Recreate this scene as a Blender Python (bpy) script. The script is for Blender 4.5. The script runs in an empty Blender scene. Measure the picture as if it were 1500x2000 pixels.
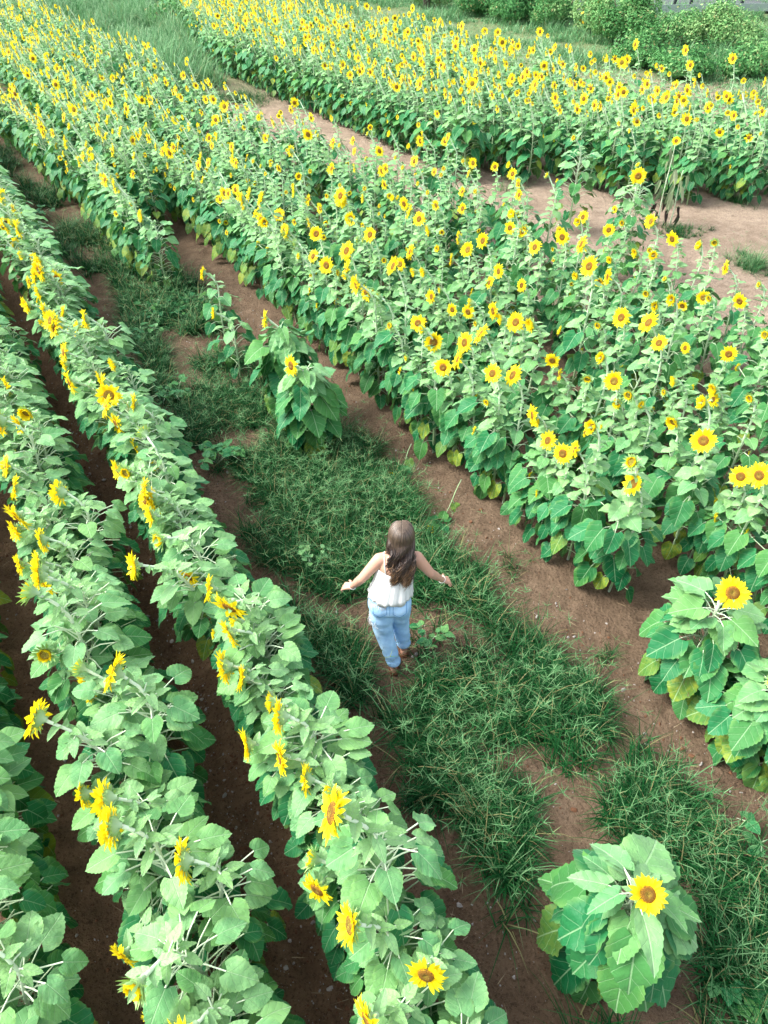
import bpy, bmesh, math, random
import numpy as np
from mathutils import Vector, Matrix, Quaternion

SC = bpy.context.scene
COL = SC.collection
R = math.radians

# ------------------------------------------------------------------ camera
CAM_H, FOC, PITCH = 5.0, 1387.0, R(40.9)
cam = bpy.data.cameras.new('camera')
camo = bpy.data.objects.new('camera', cam)
COL.objects.link(camo)
camo.location = (0, 0, CAM_H)
camo.rotation_euler = (R(90) - PITCH, 0, 0)
cam.sensor_fit = 'VERTICAL'
cam.sensor_height = 36.0
cam.lens = 36.0 * FOC / 2000.0
cam.clip_start = 0.05
cam.clip_end = 3000
SC.camera = camo
SC.render.resolution_x, SC.render.resolution_y = 768, 1024

# ------------------------------------------------------------------ light
SUN_EL, SUN_ROT = R(46), R(-88)          # soft light from the left
w = bpy.data.worlds.new("World")
SC.world = w
w.use_nodes = True
nt = w.node_tree
nt.nodes.clear()
wo = nt.nodes.new('ShaderNodeOutputWorld')
bg = nt.nodes.new('ShaderNodeBackground')
sky = nt.nodes.new('ShaderNodeTexSky')
sky.sky_type = 'NISHITA'
sky.sun_disc = False
sky.sun_elevation = SUN_EL
sky.sun_rotation = SUN_ROT
sky.air_density = 1.0
sky.dust_density = 4.0
sky.ozone_density = 1.0
bg.inputs[1].default_value = 0.15
hsv = nt.nodes.new('ShaderNodeHueSaturation')     # a thin veil of cloud takes the blue out of the sky
hsv.inputs['Saturation'].default_value = 0.42
nt.links.new(sky.outputs[0], hsv.inputs['Color'])
nt.links.new(hsv.outputs[0], bg.inputs[0])
nt.links.new(bg.outputs[0], wo.inputs[0])
sl = bpy.data.lights.new('sun', 'SUN')
sl.energy = 1.1
sl.angle = R(25)
sl.color = (1.0, 0.97, 0.91)
so = bpy.data.objects.new('sun', sl)
COL.objects.link(so)
so.location = (-20, 20, 30)
sdir = Vector((math.sin(SUN_ROT) * math.cos(SUN_EL), math.cos(SUN_ROT) * math.cos(SUN_EL), math.sin(SUN_EL)))
so.rotation_euler = sdir.to_track_quat('Z', 'Y').to_euler()
SC.view_settings.view_transform = 'Standard'
SC.view_settings.look = 'None'
SC.view_settings.exposure = 1.88
SC.view_settings.gamma = 1.0
SC.cycles.max_bounces = 6
SC.cycles.transparent_max_bounces = 4
SC.cycles.use_denoising = True

# ------------------------------------------------------------------ maths
TH = R(30.8)                              # the planting rows run 30.8 degrees left of the view

def xy(u, v):
    return (-u * math.sin(TH) + v * math.cos(TH), u * math.cos(TH) + v * math.sin(TH))

def uv_of(x, y):
    return (-x * math.sin(TH) + y * math.cos(TH), x * math.cos(TH) + y * math.sin(TH))

def G(px, py, z=0.0):                     # survey point of the photo -> spot on the ground
    a = (px - 750) / FOC
    b = -(py - 1000) / FOC
    dy = math.cos(PITCH) + b * math.sin(PITCH)
    dz = -math.sin(PITCH) + b * math.cos(PITCH)
    t = (z - CAM_H) / dz
    return (a * t, dy * t)

def proj(x, y, z):
    z = z - CAM_H
    d = y * math.cos(PITCH) - z * math.sin(PITCH)
    if d < 0.05:
        return (1e6, 1e6, 1e6)
    u = y * math.sin(PITCH) + z * math.cos(PITCH)
    return (750 + FOC * x / d, 1000 - FOC * u / d, d)

def _h(ix, iy, s):
    n = (ix.astype(np.int64) * 374761393 + iy.astype(np.int64) * 668265263 + s * 1442695041) & 0x7fffffff
    n = ((n ^ (n >> 13)) * 1274126177) & 0x7fffffff
    n = n ^ (n >> 16)
    return (n & 0xffff) / 65535.0

def vnoise(x, y, s=0):
    x = np.asarray(x, float); y = np.asarray(y, float)
    ix = np.floor(x); iy = np.floor(y)
    fx = x - ix; fy = y - iy
    fx = fx * fx * (3 - 2 * fx); fy = fy * fy * (3 - 2 * fy)
    a = _h(ix, iy, s); b = _h(ix + 1, iy, s); c = _h(ix, iy + 1, s); d = _h(ix + 1, iy + 1, s)
    return (a * (1 - fx) + b * fx) * (1 - fy) + (c * (1 - fx) + d * fx) * fy

def fbm(x, y, s=0, o=4):
    r = 0; a = 0.5; t = 0
    for k in range(o):
        r = r + a * vnoise(x * 2 ** k, y * 2 ** k, s + k); t += a; a *= 0.5
    return r / t

def ground_h(x, y):
    x = np.asarray(x, float); y = np.asarray(y, float)
    u, v = uv_of(x, y)
    near = 1 / (1 + np.exp((v - 8.2) * 3))
    rill = 0.04 * np.cos(2 * math.pi * (v - 0.8) / 0.92) * near * (v < 1.6) + \
        0.03 * np.cos(2 * math.pi * (v - 1.25) / 1.45) * near * (v >= 1.6)
    # a sharp little washed-out channel between the two left rows
    ch = -0.05 * np.exp(-((v - 0.36 - 0.08 * (fbm(u * 0.9, u * 0 + 3, 41) - .5)) / 0.045) ** 2)
    ch = ch - 0.022 * np.exp(-((v - 3.35 - .1 * (fbm(u * .7, u * 0 + 9, 43) - .5)) / 0.10) ** 2) - 0.03 * np.exp(-((v - 9.4 - .3 * (fbm(u * .4, u * 0 + 5, 44) - .5)) / 0.16) ** 2)
    pr = vnoise(x * 5.2, y * 5.2, 71); ch = ch - 0.020 * np.clip((pr - .80) * 8, 0, 1) * (v > 1.2)
    far = np.clip((np.hypot(x, y) - 40) / 60, 0, 1)
    return rill + ch + 0.10 * (fbm(x * .5, y * .5, 5, 3) - .5) * (1 - far) + 0.07 * (fbm(x * 2.2, y * 2.2, 9, 3) - .5) + \
        0.034 * (fbm(x * 9, y * 9, 17, 3) - .5) * (1 - far)

def gz(x, y):
    return float(ground_h(np.array([x]), np.array([y]))[0])

# ------------------------------------------------------------------ mesh plumbing
class Buf:
    def __init__(s):
        s.v = []; s.q = []; s.t = []; s.uv = []; s.c = []; s.qm = []; s.tm = []; s.n = 0
    def add(s, v, q=None, t=None, uv=None, c=(0, 0, 0), m=0):
        v = np.asarray(v, float).reshape(-1, 3)
        s.v.append(v)
        if q is not None and len(q):
            q = np.asarray(q, int).reshape(-1, 4); s.q.append(q + s.n); s.qm.append(np.full(len(q), m))
        if t is not None and len(t):
            t = np.asarray(t, int).reshape(-1, 3); s.t.append(t + s.n); s.tm.append(np.full(len(t), m))
        s.uv.append(np.zeros((len(v), 2)) if uv is None else np.asarray(uv, float))
        c = np.asarray(c, float)
        s.c.append(np.tile(c, (len(v), 1)) if c.ndim == 1 else c)
        s.n += len(v)
    def arrays(s):
        z = lambda l, w_, t_: np.concatenate(l) if l else np.zeros((0, w_) if w_ else 0, t_)
        return dict(v=z(s.v, 3, float), q=z(s.q, 4, int), t=z(s.t, 3, int), uv=z(s.uv, 2, float), c=z(s.c, 3, float),
                    qm=z(s.qm, 0, int), tm=z(s.tm, 0, int))
    def addarr(s, a, M=None, off=None, mm=None, cj=None):
        v = a['v']
        if M is not None:
            v = v @ M.T
        if off is not None:
            v = v + off
        s.v.append(v)
        if len(a['q']): s.q.append(a['q'] + s.n); s.qm.append(a['qm'] if mm is None else np.full(len(a['q']), mm))
        if len(a['t']): s.t.append(a['t'] + s.n); s.tm.append(a['tm'] if mm is None else np.full(len(a['t']), mm))
        s.uv.append(a['uv']); s.c.append(a['c'] if cj is None else np.clip(a['c'] + cj, 0, 1)); s.n += len(v)

def mesh_from(name, a, mats, smooth=True):
    if isinstance(a, Buf):
        a = a.arrays()
    me = bpy.data.meshes.new(name)
    nq, ntr = len(a['q']), len(a['t'])
    me.vertices.add(len(a['v']))
    me.vertices.foreach_set('co', a['v'].astype(np.float32).ravel())
    loops = np.concatenate([a['q'].ravel(), a['t'].ravel()]).astype(np.int32)
    me.loops.add(len(loops))
    me.loops.foreach_set('vertex_index', loops)
    me.polygons.add(nq + ntr)
    st = np.concatenate([np.arange(nq) * 4, nq * 4 + np.arange(ntr) * 3]).astype(np.int32)
    me.polygons.foreach_set('loop_start', st)
    me.polygons.foreach_set('loop_total', np.concatenate([np.full(nq, 4), np.full(ntr, 3)]).astype(np.int32))
    me.polygons.foreach_set('material_index', np.concatenate([a['qm'], a['tm']]).astype(np.int32))
    me.polygons.foreach_set('use_smooth', np.full(nq + ntr, smooth))
    uvl = me.uv_layers.new(name='UVMap')
    uvl.data.foreach_set('uv', a['uv'][loops].astype(np.float32).ravel())
    ca = me.color_attributes.new('tint', 'FLOAT_COLOR', 'POINT')
    cc = np.ones((len(a['v']), 4), np.float32); cc[:, :3] = a['c']
    ca.data.foreach_set('color', cc.ravel())
    for m in mats:
        me.materials.append(m)
    me.update(calc_edges=True)
    me.validate()
    return me

def link(name, data, parent=None, loc=None, label=None, cat=None, group=None, kind=None):
    o = bpy.data.objects.new(name, data)
    COL.objects.link(o)
    if parent is not None: o.parent = parent
    if loc is not None: o.location = loc
    if label: o['label'] = label
    if cat: o['category'] = cat
    if group: o['group'] = group
    if kind: o['kind'] = kind
    return o

def tube(path, rad, ns=6, c=(0, 0, 0), cap=True):
    """tube along a path; returns dict for Buf.add"""
    P = np.asarray(path, float); n = len(P)
    rad = np.broadcast_to(np.asarray(rad, float), (n,))
    T = np.gradient(P, axis=0)
    T /= np.linalg.norm(T, axis=1)[:, None] + 1e-9
    ref = np.array([0.31, 0.17, 0.93]) if abs(T[0, 2]) < .8 else np.array([1.0, 0.13, 0.0])
    A = np.zeros_like(T); a_ = np.cross(T[0], ref)
    for i_ in range(n):
        a_ = a_ - T[i_] * a_.dot(T[i_]); a_ = a_ / (math.sqrt(a_.dot(a_)) + 1e-12); A[i_] = a_
    B = np.cross(T, A)
    an = np.arange(ns) * 2 * math.pi / ns
    V = P[:, None] + rad[:, None, None] * (A[:, None] * np.cos(an)[None, :, None] + B[:, None] * np.sin(an)[None, :, None])
    V = V.reshape(-1, 3)
    i = np.arange(n - 1)[:, None] * ns; j = np.arange(ns)[None, :]; j2 = (j + 1) % ns
    q = np.stack([i + j, i + j2, i + ns + j2, i + ns + j], -1).reshape(-1, 4)
    t = []
    if cap:
        V = np.concatenate([V, P[:1], P[-1:]])
        a, b = n * ns, n * ns + 1
        t = [(a, (k + 1) % ns, k) for k in range(ns)] + [(b, (n - 1) * ns + k, (n - 1) * ns + (k + 1) % ns) for k in range(ns)]
    uv = np.zeros((len(V), 2)); uv[:n * ns, 0] = np.tile(np.arange(ns) / ns, n); uv[:n * ns, 1] = np.repeat(np.arange(n) / (n - 1), ns)
    cc = np.asarray(c, float)
    if cc.ndim == 2:
        cc = np.repeat(cc, ns, axis=0)
        if cap: cc = np.concatenate([cc, cc[:1], cc[-1:]])
    return dict(v=V, q=q, t=t, uv=uv, c=cc)

# ------------------------------------------------------------------ materials
def mat(name):
    m = bpy.data.materials.new(name); m.use_nodes = True
    n = m.node_tree; n.nodes.clear()
    return m, n

class N:
    def __init__(s, tree): s.t = tree
    def node(s, ty, **kw):
        n = s.t.nodes.new(ty)
        for k, v in kw.items(): setattr(n, k, v)
        return n
    def link(s, a, b): s.t.links.new(a, b)
    def put(s, sock, v):
        if hasattr(v, 'links') or isinstance(v, bpy.types.NodeSocket): s.t.links.new(v, sock)
        else: sock.default_value = v
    def math(s, op, a, b=0.0, c=None, clamp=False):
        n = s.node('ShaderNodeMath', operation=op, use_clamp=clamp)
        s.put(n.inputs[0], a); s.put(n.inputs[1], b)
        if c is not None: s.put(n.inputs[2], c)
        return n.outputs[0]
    def mix(s, f, a, b):
        n = s.node('ShaderNodeMix', data_type='RGBA')
        s.put(n.inputs[0], f)
        for sock, v in ((n.inputs[6], a), (n.inputs[7], b)):
            s.put(sock, v if not isinstance(v, tuple) else (*v, 1.0) if len(v) == 3 else v)
        return n.outputs[2]
    def noise(s, scale, detail=4, rough=0.55, vec=None, dist=0.0):
        n = s.node('ShaderNodeTexNoise'); n.inputs['Scale'].default_value = scale
        n.inputs['Detail'].default_value = detail; n.inputs['Roughness'].default_value = rough
        n.inputs['Distortion'].default_value = dist
        if vec is not None: s.link(vec, n.inputs['Vector'])
        return n.outputs[0]
    def ramp(s, f, pts):
        n = s.node('ShaderNodeValToRGB'); s.put(n.inputs[0], f)
        e = n.color_ramp.elements
        while len(e) < len(pts): e.new(0.5)
        for k, (p, c) in enumerate(pts):
            e[k].position = p; e[k].color = (*c, 1) if len(c) == 3 else c
        return n.outputs[0]
    def smooth(s, v, lo, hi):
        n = s.node('ShaderNodeMapRange', interpolation_type='SMOOTHSTEP')
        s.put(n.inputs[0], v); n.inputs[1].default_value = lo; n.inputs[2].default_value = hi
        return n.outputs[0]

def srgb(r, g, b):
    f = lambda c: c / 12.92 if c <= 0.04045 else ((c + 0.055) / 1.055) ** 2.4
    return tuple(f(x / 255.0) for x in (r, g, b))

def principled(k, base, rough=.6, spec=.4, bump=None, bstr=.3, bdist=.01, transl=None, tf=.25):
    p = k.node('ShaderNodeBsdfPrincipled')
    k.put(p.inputs['Base Color'], base if not isinstance(base, tuple) else (*base, 1))
    k.put(p.inputs['Roughness'], rough)
    k.put(p.inputs['Specular IOR Level'], spec)
    if bump is not None:
        b = k.node('ShaderNodeBump'); b.inputs['Strength'].default_value = bstr; b.inputs['Distance'].default_value = bdist
        k.link(bump, b.inputs['Height']); k.link(b.outputs[0], p.inputs['Normal'])
    out = k.node('ShaderNodeOutputMaterial')
    if transl is None:
        k.link(p.outputs[0], out.inputs[0])
    else:
        tr = k.node('ShaderNodeBsdfTranslucent'); k.put(tr.inputs[0], transl if not isinstance(transl, tuple) else (*transl, 1))
        mx = k.node('ShaderNodeMixShader'); mx.inputs[0].default_value = tf
        k.link(p.outputs[0], mx.inputs[1]); k.link(tr.outputs[0], mx.inputs[2]); k.link(mx.outputs[0], out.inputs[0])
    return p

def tint(k):
    a = k.node('ShaderNodeAttribute', attribute_name='tint')
    s = k.node('ShaderNodeSeparateColor'); k.link(a.outputs['Color'], s.inputs[0])
    return s.outputs[0], s.outputs[1], s.outputs[2]

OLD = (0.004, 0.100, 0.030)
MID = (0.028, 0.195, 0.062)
YNG_SHEEN = (0.305, 0.545, 0.225)  # pale young leaf, with sky sheen put into the colour

def m_leaf():
    m, t = mat('sunflower_leaf'); k = N(t)
    age, yel, rnd = tint(k)
    uvn = k.node('ShaderNodeUVMap'); sp = k.node('ShaderNodeSeparateXYZ'); k.link(uvn.outputs[0], sp.inputs[0])
    x = k.math('ABSOLUTE', k.math('SUBTRACT', sp.outputs[0], 0.5)); y = sp.outputs[1]
    wob = k.math('MULTIPLY', k.math('SUBTRACT', k.noise(11, 2), 0.5), 0.10)
    mid = k.math('SUBTRACT', 1.0, k.smooth(x, 0.006, 0.022))
    side = k.math('FRACT', k.math('MULTIPLY', k.math('ADD', wob, k.math('SUBTRACT', y, k.math('MULTIPLY', x, 0.85))), 3.7))
    sd = k.math('ABSOLUTE', k.math('SUBTRACT', side, 0.5))
    side = k.math('SUBTRACT', 1.0, k.smooth(sd, 0.010, 0.045))
    vein = k.math('MAXIMUM', mid, k.math('MULTIPLY', side, 0.6))
    col = k.ramp(age, [(0.0, YNG_SHEEN), (0.5, MID), (1.0, OLD)])  # low age: youthful green plus painted sky sheen
    n1 = k.noise(9, 3)
    col = k.mix(k.math('MULTIPLY', k.smooth(n1, .35, .7), 0.32), col, (0.012, 0.150, 0.060))
    col = k.mix(k.math('MULTIPLY', k.smooth(x, 0.30, 0.46), 0.25), col, (0.30, 0.50, 0.14))
    col = k.mix(k.math('MULTIPLY', k.math('SUBTRACT', rnd, 0.45, clamp=True), 0.8), col, (0.13, 0.30, 0.05))
    n2 = k.noise(24, 4)
    yc = k.ramp(n2, [(0.35, (0.30, 0.33, 0.03)), (0.60, (0.10, 0.22, 0.03)), (0.72, (0.16, 0.09, 0.03))])
    col = k.mix(k.math('MULTIPLY', yel, k.smooth(k.math('ADD', n2, k.math('MULTIPLY', yel, 0.3)), 0.38, 0.6)), col, yc)
    geo = k.node('ShaderNodeNewGeometry')
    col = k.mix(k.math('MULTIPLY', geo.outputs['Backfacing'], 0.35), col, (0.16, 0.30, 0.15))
    col = k.mix(k.math('MULTIPLY', vein, 0.45), col, (0.40, 0.62, 0.34))
    bump = k.math('ADD', k.math('ADD', k.math('MULTIPLY', vein, -0.6), k.math('MULTIPLY', sd, 0.30)), k.math('ADD', k.math('MULTIPLY', k.noise(60, 2), 0.6), k.math('MULTIPLY', k.noise(18, 2), 1.0)))
    tr = k.mix(0.5, col, (0.10, 0.32, 0.03))
    spot = k.math('MULTIPLY', k.smooth(k.noise(70, 2), 0.70, 0.76), k.smooth(n1, 0.5, 0.6))
    col = k.mix(k.math('MULTIPLY', spot, 0.8), col, (0.12, 0.10, 0.03))
    p = principled(k, col, k.math('ADD', 0.45, k.math('MULTIPLY', rnd, 0.15)), 0.20, bump, 0.7, 0.008, tr, 0.18)
    k.put(p.inputs['Sheen Weight'], k.math('MULTIPLY', k.math('SUBTRACT', 1.0, age, clamp=True), 0.22))
    p.inputs['Sheen Roughness'].default_value = 0.45
    p.inputs['Sheen Tint'].default_value = (0.8, 1.0, 0.88, 1)
    return m

def m_stem():
    m, t = mat('sunflower_stem'); k = N(t)
    age, yel, rnd = tint(k)
    col = k.ramp(age, [(0.0, (0.66, 0.80, 0.56)), (1.0, (0.16, 0.34, 0.08))])
    col = k.mix(k.math('MULTIPLY', k.noise(40, 3), 0.4), col, (0.50, 0.62, 0.42))
    col = k.mix(yel, col, (0.09, 0.055, 0.03))
    p = principled(k, col, 0.7, 0.3, k.noise(150, 2), 0.4, 0.003)
    p.inputs['Sheen Weight'].default_value = 0.5
    return m

def m_petal():
    m, t = mat('sunflower_petal'); k = N(t)
    a, b, rnd = tint(k)
    uvn = k.node('ShaderNodeUVMap'); sp = k.node('ShaderNodeSeparateXYZ'); k.link(uvn.outputs[0], sp.inputs[0])
    col = k.ramp(sp.outputs[1], [(0.0, (0.86, 0.58, 0.006)), (0.30, (0.86, 0.72, 0.012)), (1.0, (0.86, 0.80, 0.030))])
    col = k.mix(k.math('MULTIPLY', rnd, 0.30), col, (0.86, 0.66, 0.010))
    w_ = k.node('ShaderNodeTexWave'); w_.inputs['Scale'].default_value = 2.2; w_.inputs['Distortion'].default_value = 1.0
    k.link(uvn.outputs[0], w_.inputs['Vector'])
    principled(k, col, 0.55, 0.25, w_.outputs[1], 0.25, 0.003, (0.96, 0.74, 0.015), 0.42)
    return m

def m_disc():
    m, t = mat('sunflower_disc'); k = N(t)
    a, b, rnd = tint(k)      # a = radius, b = greenness
    uvn = k.node('ShaderNodeUVMap')
    vo = k.node('ShaderNodeTexVoronoi'); vo.inputs['Scale'].default_value = 26; k.link(uvn.outputs[0], vo.inputs['Vector'])
    c1 = k.ramp(k.math('ADD', a, k.math('MULTIPLY', k.noise(40, 3, vec=uvn.outputs[0]), 0.12)),
                [(0.0, (0.30, 0.30, 0.04)), (0.42, (0.28, 0.20, 0.02)), (0.60, (0.20, 0.090, 0.012)), (0.84, (0.36, 0.17, 0.010)), (1.0, (0.70, 0.42, 0.01))])
    c2 = k.ramp(a, [(0.0, (0.28, 0.38, 0.06)), (0.7, (0.48, 0.50, 0.05)), (1.0, (0.60, 0.50, 0.02))])
    col = k.mix(b, c1, c2)
    col = k.mix(k.smooth(vo.outputs[0], 0.25, 0.6), col, (0.13, 0.065, 0.015))
    principled(k, col, 0.85, 0.15, vo.outputs[0], 0.8, 0.004)
    return m

def m_bract():
    m, t = mat('sunflower_bract'); k = N(t)
    a, b, rnd = tint(k)
    col = k.mix(a, (0.27, 0.47, 0.13), (0.42, 0.60, 0.36))
    p = principled(k, col, 0.6, 0.3, None, transl=(0.3, 0.5, 0.05), tf=.2)
    return m

def m_grass(name, c0, c1, c2):
    m, t = mat(name); k = N(t)
    a, b, rnd = tint(k)
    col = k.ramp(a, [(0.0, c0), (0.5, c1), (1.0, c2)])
    col = k.mix(k.math('MULTIPLY', b, 0.8), col, (0.30, 0.27, 0.12))
    principled(k, col, 0.55, 0.15, None, transl=col, tf=.25)
    return m

def m_soil():
    m, t = mat('soil'); k = N(t)
    tc = k.node('ShaderNodeTexCoord'); o = tc.outputs['Object']
    big = k.noise(0.55, 4, .6, o); med = k.noise(5, 6, .65, o); fine = k.noise(45, 5, .7, o); grit = k.noise(160, 3, .7, o)
    sp = k.node('ShaderNodeSeparateXYZ'); k.link(o, sp.inputs[0])
    v = k.math('ADD', k.math('MULTIPLY', sp.outputs[0], math.cos(TH)), k.math('MULTIPLY', sp.outputs[1], math.sin(TH)))
    # soil colour between the left rows is lightened to offset the shade there, the open strips are dry and pale
    vw = k.math('ADD', v, k.math('MULTIPLY', big, 0.8))
    dry = k.smooth(vw, 0.9, 2.7)
    dry2 = k.smooth(vw, 6.5, 9.2)
    cA = k.ramp(med, [(0.25, srgb(98, 77, 58)), (0.6, srgb(130, 104, 80)), (0.85, srgb(154, 127, 100))])
    cB = k.ramp(med, [(0.25, srgb(86, 71, 57)), (0.55, srgb(116, 98, 80)), (0.85, srgb(142, 123, 103))])
    cC = k.ramp(med, [(0.25, srgb(134, 117, 101)), (0.55, srgb(160, 143, 125)), (0.85, srgb(182, 166, 148))])
    col = k.mix(dry2, k.mix(dry, cA, cB), cC)
    col = k.mix(k.math('MULTIPLY', k.smooth(big, 0.35, 0.75), 0.45), col, srgb(86, 70, 55))
    col = k.mix(k.math('MULTIPLY', k.smooth(fine, 0.50, 0.68), 0.65), col, srgb(54, 40, 29))
    pit = k.noise(22, 3, .6, o)
    col = k.mix(k.math('MULTIPLY', k.smooth(pit, 0.60, 0.68), 0.45), col, srgb(50, 38, 29))
    col = k.mix(k.math('MULTIPLY', k.smooth(grit, 0.62, 0.72), 0.6), col, srgb(186, 168, 150))
    # a wash of green where weeds have taken the far land
    r2 = k.math('MULTIPLY', k.smooth(sp.outputs[1], 24.0, 34.0), k.smooth(k.math('ADD', big, k.math('MULTIPLY', med, .5)), 0.45, 0.7))
    col = k.mix(k.math('MULTIPLY', r2, 0.8), col, (0.10, 0.17, 0.06))
    vo = k.node('ShaderNodeTexVoronoi'); vo.inputs['Scale'].default_value = 28; k.link(o, vo.inputs['Vector'])
    hgt = k.math('ADD', k.math('MULTIPLY', med, 1.4), k.math('ADD', k.math('MULTIPLY', fine, 0.8), k.math('ADD', k.math('MULTIPLY', grit, 0.25), k.math('MULTIPLY', vo.outputs[0], -0.35))))
    principled(k, col, 0.95, 0.12, hgt, 1.0, 0.04)
    return m

def m_plain(name, c, rough=.6, spec=.3, nscale=30, namt=.25, c2=None, bstr=.2, bdist=.005):
    m, t = mat(name); k = N(t)
    n = k.noise(nscale, 4)
    col = k.mix(k.math('MULTIPLY', n, namt), c, c2 if c2 else tuple(x * .5 for x in c))
    principled(k, col, rough, spec, n, bstr, bdist)
    return m

LEAF, STEM, PETAL, DISC, BRACT, SOIL = m_leaf(), m_stem(), m_petal(), m_disc(), m_bract(), m_soil()
SFM = [LEAF, STEM, PETAL, DISC, BRACT]     # material slots of a joined plant
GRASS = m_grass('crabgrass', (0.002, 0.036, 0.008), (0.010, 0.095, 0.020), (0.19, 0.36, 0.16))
TALLG = m_grass('tall_weeds', (0.030, 0.130, 0.045), (0.090, 0.250, 0.090), (0.32, 0.50, 0.28))
BUSHM = m_grass('bush_leaf', (0.022, 0.110, 0.030), (0.085, 0.260, 0.075), (0.36, 0.54, 0.22))
STONE = m_plain('stone', (0.36, 0.33, 0.30), .85, .2, 18, .6)
WITHER = m_grass('withered_leaf', (0.03, 0.022, 0.018), (0.16, 0.24, 0.12), (0.42, 0.47, 0.30))
DEADM = m_plain('dead_leaf', (0.16, 0.11, 0.05), .8, .1)

# ------------------------------------------------------------------ ground
def axis_pts(lo, hi, step, far, growth=1.045):
    a = list(np.arange(lo, hi + step * .5, step))
    s = step; r = []; p = a[-1]
    while p < far: s *= growth; p += s; r.append(p)
    s = step; l = []; p = a[0]
    while p > -far: s *= growth; p -= s; l.append(p)
    return np.array(l[::-1] + a + r)

gx = axis_pts(-3.6, 4.6, 0.027, 420)
gy = axis_pts(0.4, 9.0, 0.027, 420)
X, Y_ = np.meshgrid(gx, gy)
Z = ground_h(X, Y_)
nx, ny = len(gx), len(gy)
idx = np.arange(nx * ny).reshape(ny, nx)
q = np.stack([idx[:-1, :-1], idx[:-1, 1:], idx[1:, 1:], idx[1:, :-1]], -1).reshape(-1, 4)
b = Buf(); b.add(np.stack([X, Y_, Z], -1).reshape(-1, 3), q)
link('ground', mesh_from('ground', b, [SOIL]), kind='structure')

# ------------------------------------------------------------------ sunflower leaves
def leaf_geo(ns, nt, seed, narrow=1.0, curl=0.35, fold=0.12, wave=0.05, serr=0.03):
    """unit leaf: y from the petiole (0) to the tip (1), x across, z up"""
    r = random.Random(seed)
    s = np.linspace(0, 1, ns + 1)
    t = np.linspace(-1, 1, nt + 1)
    S, T = np.meshgrid(s, t, indexing='ij')
    w_ = np.where(S < .28, .47 * np.sqrt(np.clip(1 - ((S - .28) / .31) ** 2, 0, 1)), .47 * np.clip(1 - ((S - .28) / .72) ** 1.55, 0, 1) ** .85)
    edge = np.abs(T) ** 6
    tooth = np.where(np.arange(ns + 1) % 2 == 0, 1, -1)[:, None] * serr * edge * (S < .96)
    w2 = (w_ + tooth * .8) * narrow
    x = T * w2
    y = S - 0.17 * np.abs(T) ** 1.4 * np.clip(1 - S, 0, 1) ** 3 + tooth * .4
    y = y + 0.02
    u = np.stack([x + .5, y], -1).reshape(-1, 2)
    ph = r.uniform(0, 6)
    ax = np.abs(x)
    z = -curl * y ** 2 * .7 + fold * ax * 1.2 - 0.5 * fold * ax ** 2
    z += wave * np.sin((y - ax * .85) * 3.7 * 2 * math.pi + 1.57) * (0.26 if ns > 6 else 0) * np.clip(ax * 5, 0, 1)
    z += wave * np.sin(y * 7 + ph + np.sign(x) * 1.3) * ax * 2.2
    z -= 0.5 * curl * ax ** 2 * (1 - y)
    x = x + r.uniform(-.06, .06) * y ** 2
    v = np.stack([x, y, z], -1).reshape(-1, 3)
    i = np.arange(ns)[:, None] * (nt + 1); j = np.arange(nt)[None, :]
    q = np.stack([i + j, i + j + 1, i + nt + 2 + j, i + nt + 1 + j], -1).reshape(-1, 4)
    return v, q, u

LOD = {'hi': (18, 6), 'mid': (5, 4), 'lo': (3, 2)}
LEAVES = {}
for lod, (ns, nt_) in LOD.items():
    LEAVES[lod] = [leaf_geo(ns, nt_, 7 * i + 3, narrow=(1.0 if i < 9 else .62), curl=.15 + .07 * (i % 5), fold=.05 + .09 * ((i * 3) % 4),
                            wave=.04 + .03 * (i % 3), serr=.017 if ns > 6 else .0) for i in range(14)]

def frame(d, up=(0, 0, 1), roll=0.0):
    """columns x, y, z with y along d"""
    y = np.asarray(d, float); y = y / np.linalg.norm(y)
    x = np.cross(y, up); nx_ = np.linalg.norm(x)
    x = np.array([1., 0, 0]) if nx_ < 1e-4 else x / nx_
    z = np.cross(x, y)
    c, s = math.cos(roll), math.sin(roll)
    return np.stack([x * c + z * s, y, z * c - x * s], 1)

def dirv(az, el):
    return np.array([math.cos(az) * math.cos(el), math.sin(az) * math.cos(el), math.sin(el)])

def add_leaf(buf, r, lod, base, az, L, pet, pel, bel, age, yel=0.0, narrow=False, rad=.004, lm=0, sm=1):
    d = dirv(az, pel)
    e = base + d * pet
    mid_ = base + d * pet * .5 + np.array([0, 0, pet * .10])
    if pet > .02:
        ns = {'hi': 5, 'mid': 3, 'lo': 3}[lod]
        pp = [base, mid_, e] if lod != 'lo' else [base, e]
        buf.add(**tube(pp, [rad * 1.25, rad, rad * .9][:len(pp)], ns, (min(1, age * .7), 0, r.random()), cap=False), m=sm)
    pool = LEAVES[lod]
    v, q, u = pool[r.randrange(9, 14) if narrow else r.randrange(0, 9)]
    F = frame(dirv(az + r.uniform(-.25, .25), bel), roll=r.uniform(-.35, .35))
    vv = (v * L) @ F.T + e
    buf.add(vv, q, uv=u, c=(min(1, max(0, age + r.uniform(-.12, .12))), yel, r.random()), m=lm)

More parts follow.
